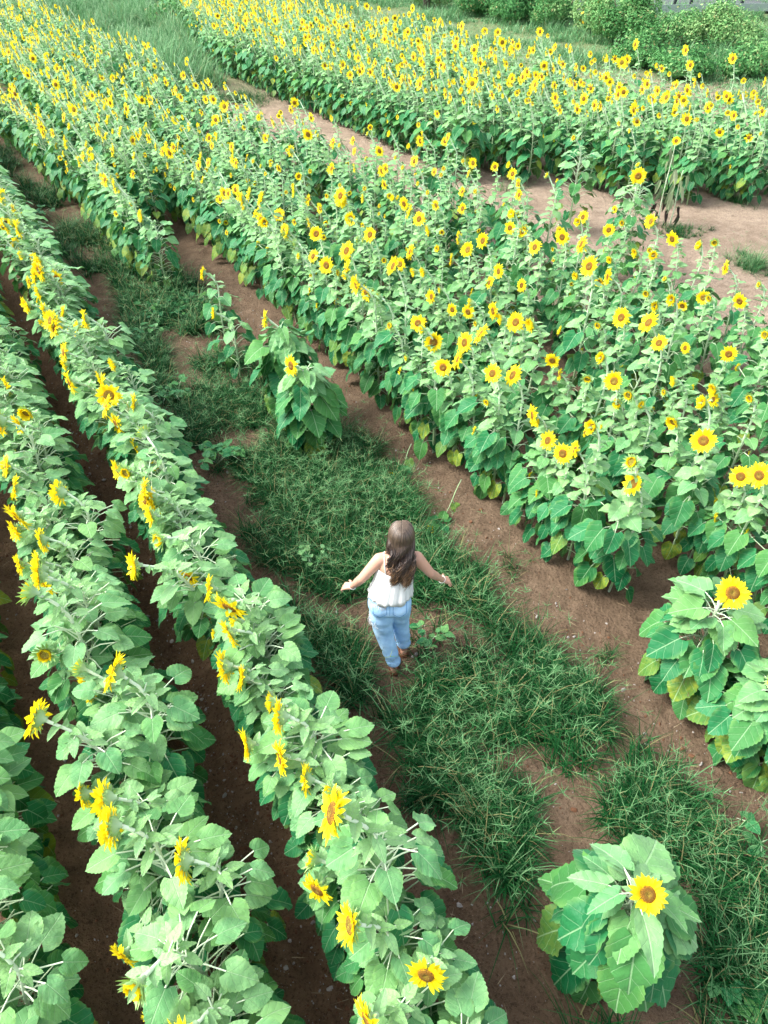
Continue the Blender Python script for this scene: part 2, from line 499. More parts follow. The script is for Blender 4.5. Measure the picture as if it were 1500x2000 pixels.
# ------------------------------------------------------------------ flower heads (face along +Z)
def petal_geo(r, lod, a, r0, L, W, el, curl):
    d = np.array([math.cos(a), math.sin(a), 0]); s = np.array([-math.sin(a), math.cos(a), 0]); z = np.array([0, 0, 1.])
    n = {'hi': 4, 'mid': 2, 'lo': 1}[lod]
    ts = np.linspace(0, 1, n + 1)
    p = d * r0; ang = el; st = L / n
    rows = []
    tw = r.uniform(-.35, .35)
    for k, t in enumerate(ts):
        wd = W * (.45 + 1.1 * t - .2 * t * t if t < .5 else (1 - ((t - .45) / .56) ** 2) * 1.0) * .5
        wd = max(wd, W * .05)
        sv = s * math.cos(tw * t) + z * math.sin(tw * t)
        if lod == 'hi':
            up = -d * math.sin(ang) + z * math.cos(ang)
            rows.append([p - sv * wd + up * wd * .35, p.copy(), p + sv * wd + up * wd * .35])
        else:
            rows.append([p - sv * wd, p + sv * wd])
        p = p + (d * math.cos(ang) + z * math.sin(ang)) * st
        ang += curl / n
    if lod == 'lo':
        zl = z * math.sin(el) * L
        rows = [[d * r0 - s * W * .30, d * r0 + s * W * .30], [d * (r0 + L * .60) - s * W * .5 + zl * .6, d * (r0 + L * .60) + s * W * .5 + zl * .6],
                [d * (r0 + L) - s * W * .14 + zl, d * (r0 + L) + s * W * .14 + zl]]
        n = 2; ts = [0, .6, 1]
    m = len(rows[0])
    v = np.array(rows).reshape(-1, 3)
    i = np.arange(n)[:, None] * m; j = np.arange(m - 1)[None, :]
    q = np.stack([i + j, i + j + 1, i + m + 1 + j, i + m + j], -1).reshape(-1, 4)
    u = np.stack([np.tile(np.linspace(0, 1, m), n + 1), np.repeat(ts, m)], -1)
    return v, q, u

def make_head(seed, lod, state='full', size=1.0, green=0.0):
    """three buffers: bracts with the stem cup, petals, disc"""
    r = random.Random(seed)
    rd = .045 * size
    B, P, D = Buf(), Buf(), Buf()
    Lp = {'full': .064, 'half': .050, 'bud': .022}[state] * size
    base_el = {'full': r.uniform(-.15, .35), 'half': 1.0, 'bud': 1.25}[state]
    if state == 'bud': rd *= .72
    if state == 'half': rd *= .85
    # disc dome
    nr, na = {'hi': (7, 22), 'mid': (3, 12), 'lo': (2, 8)}[lod]
    V = [[0, 0, rd * .10]]; C = [[0, green, r.random()]]
    for i in range(1, nr + 1):
        f = i / nr
        z = rd * (.10 + .22 * math.sin(f * math.pi) * (1 if state == 'full' else .6)) if f < 1 else -rd * .05
        for j in range(na):
            a = 2 * math.pi * j / na
            V.append([rd * f * math.cos(a), rd * f * math.sin(a), z + r.uniform(-1, 1) * rd * .02]); C.append([f, green, 0])
    V = np.array(V)
    T = [(0, 1 + j, 1 + (j + 1) % na) for j in range(na)]
    Q = [(1 + i * na + j, 1 + (i + 1) * na + j, 1 + (i + 1) * na + (j + 1) % na, 1 + i * na + (j + 1) % na) for i in range(nr - 1) for j in range(na)]
    D.add(V, Q, T, uv=V[:, :2] / (2 * rd) + .5, c=np.array(C), m=3)
    # petals
    n1 = {'hi': 21, 'mid': 16, 'lo': 14}[lod]
    rings = 2 if lod != 'lo' else 1
    for ring in range(rings):
        for j in range(n1):
            if state == 'full' and r.random() < .05: continue
            a = 2 * math.pi * (j + .5 * ring + r.uniform(-.28, .28)) / n1
            L = Lp * r.uniform(.78, 1.18) * (1 if ring == 0 else .9)
            Wd = (.0265 if lod == 'hi' else .026 if lod == 'mid' else .034) * size * r.uniform(.8, 1.15) * (.8 if state == 'bud' else 1)
            v, q, u = petal_geo(r, lod, a, rd * .93, L, Wd, base_el + r.uniform(-.25, .25) + ring * .18, r.uniform(-.9, .6))
            v[:, 2] += .004 * ring * size
            P.add(v, q, uv=u, c=(0, 0, r.random()), m=2)
    # green back: cup and bracts
    ns = {'hi': 14, 'mid': 8, 'lo': 6}[lod]
    zz = [0.0, -.012 * size, -.024 * size, -.034 * size, -.050 * size]
    rr = [rd * 1.0, rd * .98, rd * .72, rd * .36, .0095 * size]
    if lod == 'lo': zz, rr = [zz[0], zz[2], zz[4]], [rr[0], rr[2], rr[4]]
    V = np.array([[a_ * math.cos(2 * math.pi * j / ns), a_ * math.sin(2 * math.pi * j / ns), z_] for a_, z_ in zip(rr, zz) for j in range(ns)])
    Q = [(i * ns + j, i * ns + (j + 1) % ns, (i + 1) * ns + (j + 1) % ns, (i + 1) * ns + j) for i in range(len(zz) - 1) for j in range(ns)]
    cc = np.repeat(np.linspace(.1, 1, len(zz)), ns)
    B.add(V, Q, c=np.stack([cc, cc * 0, cc * 0 + .5], -1), m=4)
    nb = {'hi': 15, 'mid': 9, 'lo': 0}[lod]
    for ring in range(2):
        for j in range(nb):
            a = 2 * math.pi * (j + .5 * ring + r.uniform(-.2, .2)) / nb
            L = (.034 if state == 'full' else .048) * size * r.uniform(.75, 1.25)
            v, q, u = petal_geo(r, 'mid', a, rd * (.98 - .12 * ring), L, .015 * size, (.1 if state == 'full' else .85) + r.uniform(-.3, .3) - .35 * ring, r.uniform(-.8, .3))
            v[:, 2] -= (.006 + .008 * ring) * size
            B.add(v, q, uv=u, c=(r.uniform(0, .6), 0, r.random()), m=4)
    return B.arrays(), P.arrays(), D.arrays()

HEADS = {}
for lod in LOD:
    HEADS[lod] = {'full': [make_head(100 + i, lod, 'full', 1, 0.0 if i != 3 else .35) for i in range(5)],
                  'half': [make_head(200 + i, lod, 'half', 1, .5) for i in range(2)],
                  'bud': [make_head(300 + i, lod, 'bud', 1, 1.0) for i in range(2)]}

def zframe(d):
    z = np.asarray(d, float); z = z / np.linalg.norm(z)
    x = np.cross([0.2, 0.3, 1.0], z); x /= np.linalg.norm(x)
    return np.stack([x, np.cross(z, x), z], 1)

# ------------------------------------------------------------------ whole plants (heads face local +X)
def make_plant(seed, lod, H=1.3, state='full', kind='row', head_el=None, head_size=1.0, extra=0, lean=0.0, head_az=0.0):
    r = random.Random(seed)
    foliage, stem = Buf(), Buf()
    el = r.uniform(-.18, .48) if head_el is None else head_el
    # stalk with its bent neck
    n = {'hi': 13, 'mid': 7, 'lo': 5}[lod]
    pts = []; bend = .13 + r.uniform(0, .08)
    wob = (r.uniform(-.03, .03), r.uniform(-.03, .03))
    hd = dirv(head_az, el)
    for i in range(n):
        t = i / (n - 1)
        k = max(0, (t - .80) / .20)
        pts.append([lean * t + wob[0] * math.sin(t * 4) + hd[0] * bend * k ** 1.8 * .9, wob[1] * math.sin(t * 5) + hd[1] * bend * k ** 1.8 * .9,
                    H * t - k ** 2 * .03 * (1 - el)])
    pts = np.array(pts)
    tip = pts[-1] + hd * .035
    pts = np.vstack([pts, tip])
    rs = np.interp(np.arange(n + 1) / n, [0, .3, .85, 1], [.0135, .012, .0095, .0105]) * (1.15 if kind in ('wide', 'bushy') else 1)
    if lod == 'lo': rs = rs * 1.1
    ages = np.clip(1 - np.arange(n + 1) / n * 1.25, 0, 1)
    stem.add(**tube(pts, rs, {'hi': 8, 'mid': 5, 'lo': 4}[lod], np.stack([ages, ages * 0, ages * 0 + .5], -1)), m=1)
    # leaves up the stalk
    nl = {'row': 52, 'wide': 78, 'bushy': 84, 'thin': 19, 'tall': 33}[kind] - (5 if lod == 'lo' else 0)
    az = r.uniform(0, 6.28)
    for i in range(nl):
        f = (i + .5) / nl
        h = H * (.08 + .80 * f ** (.80 if kind != 'wide' else .85))
        if kind == 'bushy': h = H * (.05 + .70 * f ** .85)
        az += 2.399 + r.uniform(-.3, .3)
        # crowded plants turn their leaves out of the row (local X)
        a = az - .30 * math.sin(2 * az) if kind in ('row', 'tall') else az
        k = h / H
        kk = k
        if kind == 'wide': k = k * .86
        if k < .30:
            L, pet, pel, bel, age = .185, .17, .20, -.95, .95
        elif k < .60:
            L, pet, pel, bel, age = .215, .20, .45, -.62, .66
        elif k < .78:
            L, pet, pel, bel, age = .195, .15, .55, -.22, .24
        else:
            L, pet, pel, bel, age = .125, .045, .7, .05, .0  # top leaves palest: young, and tinted for the sky's sheen
        if kind == 'tall' and k > .55:
            L, pet, pel, bel, age = ((.150, .09, .6, -.15, .22) if k < .68 else (.105, .035, .7, .0, .0))
        g = {'row': .75, 'wide': 1.42, 'bushy': 1.12, 'thin': .95, 'tall': .98}[kind]
        k = kk
        if kind == 'wide': age = max(age, .14)
        if kind == 'wide' and k > .74: g = 1.25; pet *= .7
        L *= r.uniform(.75, 1.2) * g; pet *= r.uniform(.75, 1.2) * {'wide': 1.15, 'bushy': 1.75, 'row': 1.28}.get(kind, 1.0) * (.62 if kind == 'bushy' and f > .62 else 1.0)
        if kind == 'wide': L *= r.uniform(.78, 1.10); bel += r.uniform(-.30, .08); pet *= r.uniform(.7, 1.2)
        base = np.array([np.interp(h, pts[:-1, 2], pts[:-1, 0]), np.interp(h, pts[:-1, 2], pts[:-1, 1]), h])
        yel = r.uniform(.3, 1) if (k < .34 and r.random() < .40) else 0.0
        if lod == 'lo' and k < .35: L *= 1.1
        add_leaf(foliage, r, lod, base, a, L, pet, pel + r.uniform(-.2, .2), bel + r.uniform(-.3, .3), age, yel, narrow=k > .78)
    # small leaves on the neck below the head
    for i in range({'hi': 7, 'mid': 5, 'lo': 3}[lod]):
        f = .86 + .13 * i / 6
        p = np.array([np.interp(f, np.linspace(0, 1, n), pts[:-1, c]) for c in range(3)])
        add_leaf(foliage, r, lod, p, r.uniform(0, 6.28), r.uniform(.06, .10), .008, .5, r.uniform(-.1, .6), 0.0, 0, narrow=True)
    heads = [(tip, hd, head_size * r.uniform(.88, 1.12), state)]
    # side shoots with smaller heads lower down
    for e in range(extra):
        h = H * r.uniform(.30, .72); a = r.uniform(-1.6, 1.6)
        base = np.array([np.interp(h, pts[:-1, 2], pts[:-1, 0]), 0, h])
        d = dirv(a, .45); q2 = base + d * .22; q3 = q2 + np.array([d[0] * .06, d[1] * .06, .03])
        stem.add(**tube([base, base + d * .10, q2, q3], [.006, .0055, .005, .005], {'hi': 6, 'mid': 4, 'lo': 3}[lod], (.4, 0, .5)), m=1)
        add_leaf(foliage, r, lod, q2, a + .8, .08, .02, .3, -.2, .4, 0, True)
        heads.append((q3 + dirv(a, .1) * .02, dirv(a, r.uniform(-.3, .3)), r.uniform(.45, .62), 'full' if r.random() < .7 else 'half'))
    return dict(foliage=foliage.arrays(), stem=stem.arrays(), heads=heads, H=H)

HEADING = math.atan2(-0.42, -0.90)         # every bloom in the field looks east, the photo's left

# near variants: one mesh per part, shared by all the copies
HM = {}
for st in ('full', 'half', 'bud'):
    for i, (B, P, D) in enumerate(HEADS['hi'][st]):
        HM[st, i] = (mesh_from('flower_head', B, SFM), mesh_from('petals', P, SFM), mesh_from('disc', D, SFM))

VAR = []
spec = [('full', 0), ('full', 1), ('full', 0), ('half', 0), ('full', 0), ('full', 1), ('bud', 0), ('full', 0), ('full', 0), ('full', 1), ('half', 1), ('bud', 1),
        ('full', 0), ('full', 0)]
for i, (st, ex) in enumerate(spec):
    pl = make_plant(1000 + i * 17, 'hi', H=random.Random(i).uniform(1.20, 1.46), state=st, extra=ex, head_size=1.15, lean=random.Random(i + 50).uniform(-.08, .22))
    VAR.append((pl, st, mesh_from('stem', pl['stem'], SFM), mesh_from('foliage', pl['foliage'], SFM)))

TALL = []
for i, (st, ex) in enumerate([('full', 0), ('full', 1), ('full', 0), ('bud', 0), ('bud', 0), ('full', 0), ('full', 1), ('half', 0), ('full', 0), ('bud', 1), ('half', 0), ('bud', 0)]):
    pl = make_plant(2000 + i * 19, 'hi', H=random.Random(i + 9).uniform(1.30, 1.78), state=st, extra=ex, lean=random.Random(i + 80).uniform(-.06, .12), kind='tall', head_size=1.04)
    TALL.append((pl, st, mesh_from('stem', pl['stem'], SFM), mesh_from('foliage', pl['foliage'], SFM)))

def place_plant(var, x, y, rot, s, r, label, group, tilt=(0, 0), name='sunflower', sink=0.01):
    pl, st, ms, mf = var
    e = link(name, None, loc=(x, y, gz(x, y) - sink), label=label, cat='sunflower', group=group)
    e.rotation_euler = (tilt[0], tilt[1], rot); e.scale = (s, s, s * r.uniform(.94, 1.07))
    link('stem', ms, e); link('foliage', mf, e)
    for hi, (p, d, sz, stt) in enumerate(pl['heads']):
        k = r.randrange(len(HEADS['hi'][stt]))
        hb, hp, hdm = HM[stt, k]
        o = link('flower_head', hb, e)
        F = Matrix([list(row) for row in zframe(d)]).to_4x4()
        jit = Quaternion((r.uniform(-1, 1), r.uniform(-1, 1), r.uniform(-1, 1)), r.uniform(0, .18)).to_matrix().to_4x4() if hi == 0 else Matrix.Identity(4)
        spin = Matrix.Rotation(r.uniform(0, 6.28), 4, 'Z')
        o.matrix_local = Matrix.Translation(Vector(p)) @ jit @ F @ spin @ Matrix.Scale(sz, 4)
        link('petals', hp, o); link('disc', hdm, o)
    return e

# ------------------------------------------------------------------ where the plants stand
# v of the row, first u, last u, plants per metre, mean height factor, name for labels
ROWS = [
    (-3.0, -1, 9, 4.5, 1.00, None),
    (-2.05, -1, 9, 4.5, 1.00, None),
    (-1.12, -1, 10, 5.2, 1.00, 'corner row at bottom left'),
    (-0.15, -1, 18, 6.0, 1.02, 'second row left of the path'),
    (0.78, -.6, 26, 6.0, 1.02, 'row bordering the path'),
    (2.62, 12.1, 50, 4.8, 1.00, 'broken row at upper left'),
    (4.12, 2.86, 58, 5.6, 0.98, 'front row of the main block'),
    (5.16, -1.0, 58, 4.8, 0.98, 'second row of the main block'),
    (6.08, -1.0, 58, 4.0, 0.98, 'third row of the main block'),
    (6.96, -1.0, 54, 3.5, 0.98, 'fourth row of the main block'),
    (7.80, -1.0, 18, 3.0, 0.98, 'back row of the main block'),
    (10.75, 14.8, 31.5, 5.8, 1.12, 'front row of the far block'),
    (11.75, 13.2, 36, 5.8, 1.12, None),
    (12.75, 11.2, 40, 5.8, 1.12, None),
    (13.75, 10.3, 46, 5.8, 1.12, None),
    (14.75, 9.6, 46, 4.6, 1.12, None),
    (15.75, 9.0, 46, 4.0, 1.12, None),
    (16.75, 8.6, 44, 3.2, 1.12, None),
    (17.75, 8.2, 30, 2.2, 1.10, None),
    (3.40, 14.3, 52, 5.0, 1.00, 'inner row at upper left'),
    (8.50, 3.2, 13, 2.5, 0.98, 'outer edge of the main block'),
]
rnd = random.Random(11)
spots = []
for ri, (v0, u0, u1, den, hf, rn) in enumerate(ROWS):
    u = u0
    while u < u1:
        v = v0 + rnd.gauss(0, .055)
        vv = v
        if ri == 5: vv -= max(0, u - 15) * .055      # this row swings out to the left as it goes back
        if 6 <= ri <= 10: vv -= max(0, u - 26) * .02
        if ri == 4: vv += .17 * min(1, max(0, (u - 1.2) / 2.6))
        if ri == 3: vv += .07 * min(1, max(0, (u - 1.2) / 2.6))
        x, y = xy(u, vv)
        if y > .25:
            px, py, d = proj(x, y, .7)
            if -260 < px < 1760 and py < 2500 and d < 200:
                inf = -30 < px < 1530 and -30 < py < 2080
                tp = proj(x, y, 1.25)
                inf = inf or (0 < tp[0] < 1500 and 0 < tp[1] < 2000)
                spots.append([ri, u, x, y, d, inf, hf])
        # gaps
        step = 1.0 / den * rnd.uniform(.55, 1.45)
        if ri in (8, 9, 10, 20) and rnd.random() < .07: step += rnd.uniform(.3, .9)
        u += step
# the strays of the missing rows, surveyed one by one
vis = sorted([s for s in spots if s[5] and ROWS[s[0]][5]], key=lambda s: s[4])
near = vis[:278]
nid = set(id(s) for s in near)
ORD = ['first', 'second', 'third', 'fourth', 'fifth', 'sixth', 'seventh', 'eighth', 'ninth', 'tenth', 'eleventh', 'twelfth', 'thirteenth', 'fourteenth',
       'fifteenth', 'sixteenth', 'seventeenth', 'eighteenth', 'nineteenth']
TENS = ['', '', 'twenty', 'thirty', 'forty', 'fifty', 'sixty', 'seventy', 'eighty', 'ninety']
TENTH = ['', '', 'twentieth', 'thirtieth', 'fortieth', 'fiftieth', 'sixtieth', 'seventieth', 'eightieth', 'ninetieth']
def ordinal(n):
    if n <= 19: return ORD[n - 1]
    return TENTH[n // 10] if n % 10 == 0 else TENS[n // 10] + '-' + ORD[n % 10 - 1]
LOOK = {'full': 'blooming sunflower', 'half': 'half open sunflower', 'bud': 'sunflower in bud'}
cnt = {}
for s in sorted(near, key=lambda s: (s[0], s[1])):
    ri, u, x, y, d, inf, hf = s
    cnt[ri] = cnt.get(ri, 0) + 1
    var = rnd.choice(VAR if ri < 5 else TALL)
    lab = '%s, %s from the near end of the %s' % (LOOK[var[1]], ordinal(cnt[ri]), ROWS[ri][5])
    rot = HEADING + rnd.gauss(0, .42)
    place_plant(var, x, y, rot, hf * rnd.triangular(.74, 1.12, 1.0), rnd, lab, 'sunflowers planted in rows', (rnd.gauss(0, .06), rnd.gauss(0, .06)))

# strays: photo point of the foot, variant kind, height, state, label
STR = [
    (None, 'wide', 1.22, 'full', 1.05, -1.75, 'broad leafy sunflower standing alone at the near end of the grass strip', .92),
    ((1440, 1175), 'bushy', 1.22, 'full', .70, -1.9, 'broad leafy sunflower with an upturned bloom in the clump at the right edge', 1.15),
    ((1462, 1455), 'bushy', 1.0, 'bud', .3, None, 'shorter broad leafy plant beside the upturned bloom in the right edge clump', 1.0),
    ((1545, 1500), 'bushy', 1.0, 'bud', .3, None, 'lowest broad leafy plant in the clump at the right edge', 1.0),
    ((610, 885), 'wide', 1.25, 'full', .1, -2.35, 'tall stray sunflower with big leaves in the gap behind the walker', 1.15),
    ((570, 815), 'wide', 1.32, 'full', .1, -3.0, 'tall stray sunflower just behind the big leaved one in the gap', 1.0),
    ((470, 735), 'thin', .95, 'full', .2, -3.1, 'short stray sunflower between the two tall strays and the small one behind', .85),
    ((445, 680), 'thin', 1.15, 'full', .1, -3.1, 'slim stray sunflower whose bloom turns away beside the soil gap', .95),
    ((330, 570), 'row', 1.20, 'full', .1, -2.7, 'sunflower ending the broken row, a step before its first plants', 1.0),
    ((905, 350), 'bushy', 1.75, 'half', .3, None, 'tall leafy stray sunflower by the corner of the far block', 1.1),
    ((885, 335), 'row', 1.5, 'bud', .3, None, 'leafy stray hidden behind the tall one at the far block corner', 1.0),
    ((1110, 452), 'row', 1.45, 'bud', .4, None, 'dark leaved stray standing alone on the bare strip', .9),
    ((1205, 540), 'row', 1.45, 'full', .1, -2.0, 'stray sunflower on the bare strip with one low yellow bloom', 1.0),
    ((1215, 530), 'row', 1.85, 'bud', .8, None, 'tall thin stray in bud rising from the same spot on the bare strip', .9),
    ((1285, 292 + 150), 'thin', 1.75, 'full', .4, -1.9, None, .8),
    ((238, 205), 'thin', 1.9, 'bud', .4, None, 'tall leafy stalk standing in the tall weeds at the upper left', 1.0),
    ((1560, 1330), 'row', 1.2, 'full', .4, -2.3, None, 1.0),
]
for k, (pp, kind, H, st, hel, haz, lab, hs) in enumerate(STR):
    if pp is None: x, y = G(1262, 1728, 1.2); x -= .02; y += .01
    elif pp == (1440, 1175): x, y = G(1440, 1175, 1.2); y += .16
    else: x, y = G(*pp)
    r = random.Random(500 + k)
    if k == 14 or lab is None: continue
    rot = HEADING + r.uniform(-.2, .2)
    pl = make_plant(4000 + k * 13, 'hi', H=H, state=st, kind=kind, head_el=hel, head_size=hs, extra=1 if k in (9, 11, 12) else 0,
                    head_az=0 if haz is None else haz - rot)
    pl['heads'][0] = (pl['heads'][0][0], pl['heads'][0][1], hs, st)
    place_plant((pl, st, mesh_from('stem', pl['stem'], SFM), mesh_from('foliage', pl['foliage'], SFM)), x, y, rot, 1.22 if k in (11, 12) else 1.0, r, lab, 'stray sunflowers outside the rows')

# the withered pair of stalks on the bare strip
def withered(x, y, H, seed, lab, bloom):
    r = random.Random(seed)
    e = link('withered_sunflower', None, loc=(x, y, gz(x, y)), label=lab, cat='sunflower', group='withered stalks on the bare strip')
    sb, fb = Buf(), Buf()
    p = np.array([[.02 * math.sin(t * 5 + seed) + .08 * t * (seed % 3 - 1), .02 * math.cos(t * 4), H * t] for t in np.linspace(0, 1, 10)])
    sb.add(**tube(p, np.linspace(.013, .007, 10), 7, (.25, .15, .5)), m=0)
    link('stem', mesh_from('stem', sb, [STEM]), e)
    for i in range(13):
        f = .08 + .85 * i / 12
        b0 = np.array([np.interp(f, np.linspace(0, 1, 10), p[:, c]) for c in range(3)])
        a = r.uniform(0, 6.28); d = dirv(a, .3)
        L = r.uniform(.16, .26)
        q1 = b0 + d * .07 + np.array([0, 0, .03]); q2 = b0 + d * .12; q3 = q2 + d * .015 + np.array([0, 0, -L * .5]); q4 = q3 + np.array([r.uniform(-.05, .05), r.uniform(-.04, .04), -L * .3])
        age = 0.0 if f < .32 else r.uniform(.45, .9)
        fb.add(**tube([b0, q1, q2], [.004, .0035, .003], 4, (max(age, .4), 0, 0), cap=False))
        wd = r.uniform(.02, .045)
        v, q, u = leaf_geo(6, 4, r.randrange(999), .32, .1, .9, .12, .0)
        F = frame(q4 - q2, up=(math.cos(a + 1.5), math.sin(a + 1.5), 0.05))
        fb.add((v * L * 1.15) @ F.T + q2, q, uv=u, c=(age, 0, r.random()))
    link('foliage', mesh_from('foliage', fb, [WITHER]), e, label='shrivelled grey green leaves, blackened near the ground')
    if bloom:
        hb, hp, hd = HM['full', 1]
        o = link('flower_head', hb, e)
        o.matrix_local = Matrix.Translation(Vector(p[-1]) + Vector((0, -.02, .02))) @ Matrix([list(q_) for q_ in zframe((-.3, -.8, .5))]).to_4x4() @ Matrix.Scale(.8, 4)
        link('petals', hp, o); link('disc', hd, o)
wx, wy = G(1285, 440)
withered(wx, wy, 1.5, 3, 'tall withered sunflower with drooping grey leaves and a small bloom on the bare strip', True)
withered(wx + .22, wy - .02, 1.05, 7, 'short withered stalk with curled blackened leaves beside the taller withered one', False)

# sunflowers blown down across the soil
def fallen(p0, p1, seed, lab):
    r = random.Random(seed)
    x0, y0 = G(*p0); x1, y1 = G(*p1)
    e = link('fallen_sunflower', None, loc=(x1, y1, gz(x1, y1)), label=lab, cat='sunflower', group='fallen sunflowers')
    n = 9; P = []
    for i in range(n):
        t = i / (n - 1); xx, yy = (x0 - x1) * t, (y0 - y1) * t
        P.append([xx + .02 * math.sin(t * 5), yy, gz(x1 + xx, y1 + yy) - gz(x1, y1) + .02 + .10 * t * t])
    sb = Buf(); sb.add(**tube(P, np.linspace(.003, .005, n), 7, (.8, 0, .5)))
    link('stem', mesh_from('stem', sb, [STEM]), e)
    fb = Buf()
    for i in range(7):
        add_leaf(fb, r, 'hi', np.array(P[1]) + np.array([r.uniform(-.03, .03), r.uniform(-.03, .03), .01]), r.uniform(0, 6.28), r.uniform(.08, .13), .05, .4, r.uniform(-.2, .3), .7, 0, False, lm=0, sm=0)
    add_leaf(fb, r, 'hi', np.array(P[5]), 5.2, .12, .05, -.3, -.5, .6, .6, False, lm=0, sm=0)
    link('foliage', mesh_from('foliage', fb, [LEAF]), e)
    hb, hp, hd = HM['half', 0]
    o = link('flower_head', hb, e)
    o.matrix_local = Matrix.Translation(Vector((P[0][0] - .03, P[0][1] - .04, .05))) @ Matrix([list(q_) for q_ in zframe((-.4, -.7, .55))]).to_4x4() @ Matrix.Scale(.75, 4)
    link('petals', hp, o); link('disc', hd, o)
fallen((806, 882), (772, 925), 1, 'small fallen sunflower lying on bare soil, the farther of the two')
fallen((903, 955), (846, 1028), 2, 'fallen sunflower with a long pale stem lying just beyond the woman')

# ------------------------------------------------------------------ the rest of the field as one mass
FIELD = Buf()
PV = {}
for lod, nv in (('mid', 10), ('lo', 12)):
    PV[lod] = []
    for i in range(nv):
        st = 'bud' if i == 5 else 'half' if i == 8 else 'full'
        tall = i >= 3
        rr_ = random.Random(i + 70)
        pl = make_plant(7000 + i * 31 + (0 if lod == 'mid' else 500), lod, H=rr_.uniform(1.32, 1.76) if tall else rr_.uniform(1.20, 1.44), kind='tall' if tall else 'row', state=st, extra=1 if i % 3 == 0 else 0, lean=rr_.uniform(-.1, .12))
        bb = Buf(); bb.addarr(pl['foliage']); bb.addarr(pl['stem'])
        for hi, (p, d, sz, stt) in enumerate(pl['heads']):
            F = zframe(d) * sz * 1.0
            for part in HEADS[lod][stt][i % len(HEADS[lod][stt])]:
                bb.addarr(part, F, p)
        PV[lod].append(bb.arrays())
nst = 0
for s in spots:
    if id(s) in nid: continue
    ri, u, x, y, d, inf, hf = s
    lod = 'mid' if d < 15 else 'lo'
    pool = PV[lod][:3] if ri < 5 else PV[lod][3:]
    a = rnd.choice(pool)
    if (6 <= ri <= 10 and u < 26 or 11 <= ri <= 18) and rnd.random() < .35: a = pool[2]        # pool[2] is still in bud
    rot = HEADING + rnd.gauss(0, .40); sc = hf * rnd.triangular(.74, 1.14, 1.0)
    c, s_ = math.cos(rot), math.sin(rot)
    M = np.array([[c, -s_, 0], [s_, c, 0], [0, 0, 1]]) * sc
    tx, ty = rnd.gauss(0, .04), rnd.gauss(0, .04)
    M = np.array([[1, 0, tx], [0, 1, ty], [-tx, -ty, 1]]) @ M
    FIELD.addarr(a, M, np.array([x, y, gz(x, y) - .01]), cj=np.array([rnd.uniform(-.08, .08), 0, 0]))
    nst += 1
print('plants in the mass', nst, 'near', len(near), 'verts', FIELD.n)
link('sunflower_field', mesh_from('sunflower_field', FIELD, SFM), kind='stuff', label='dense mass of yellow blooming sunflowers filling the farther rows', cat='sunflowers')

# ------------------------------------------------------------------ grass
def in_poly(x, y, poly):
    r = np.zeros(len(x), bool); n = len(poly)
    for i in range(n):
        x0, y0 = poly[i]; x1, y1 = poly[(i + 1) % n]
        if y0 == y1: continue
        c = ((y0 > y) != (y1 > y)) & (x < (x1 - x0) * (y - y0) / (y1 - y0) + x0)
        r ^= c
    return r

# patches, surveyed from the photo as corners on the ground; density in tufts per square metre
PATCH = [
    ([(430, 900), (560, 850), (680, 850), (760, 880), (830, 1000), (900, 1090), (1010, 1210), (1110, 1300), (1250, 1420), (1330, 1540), (1400, 1650), (1480, 1760), (1560, 1900), (1560, 2050),
      (1430, 2050), (1330, 1860), (1210, 1660), (1090, 1540), (980, 1460), (900, 1380), (850, 1330), (930, 1440), (1010, 1580), (1040, 1680), (1010, 1770), (930, 1700), (850, 1590), (770, 1480), (690, 1390),
      (610, 1290), (560, 1220), (520, 1120), (490, 1010)], 400),
    ([(700, 1280), (850, 1310), (940, 1440), (1020, 1590), (960, 1680), (860, 1570), (760, 1420)], 330),
    ([(380, 700), (500, 700), (560, 790), (530, 840), (440, 840), (380, 790)], 330),
    ([(225, 600), (300, 640), (330, 720), (400, 800), (440, 880), (400, 900), (330, 800), (240, 680)], 330),
    ([(220, 560), (330, 540), (430, 570), (430, 640), (330, 650), (230, 640)], 260),
    ([(120, 430), (180, 440), (280, 530), (240, 570), (190, 560), (140, 500)], 300),
    ([(40, 350), (100, 360), (130, 400), (90, 410), (50, 385)], 220),
    ([(0, 280), (40, 320), (30, 350), (0, 345)], 220),
    ([(560, 850), (680, 850), (800, 1000), (600, 1060), (470, 960)], 170),
    ([(1000, 1740), (1040, 1790), (1010, 1840), (960, 1800)], 170),
    ([(1050, 1900), (1180, 1950), (1180, 2050), (1050, 2050)], 170),
]
HOLES = [[(670, 1160), (770, 1170), (815, 1290), (815, 1395), (725, 1395), (715, 1290), (680, 1230)], [(560, 1150), (700, 1180), (700, 1240), (600, 1220)]]
HOLESG = [[G(*p) for p in h] for h in HOLES]

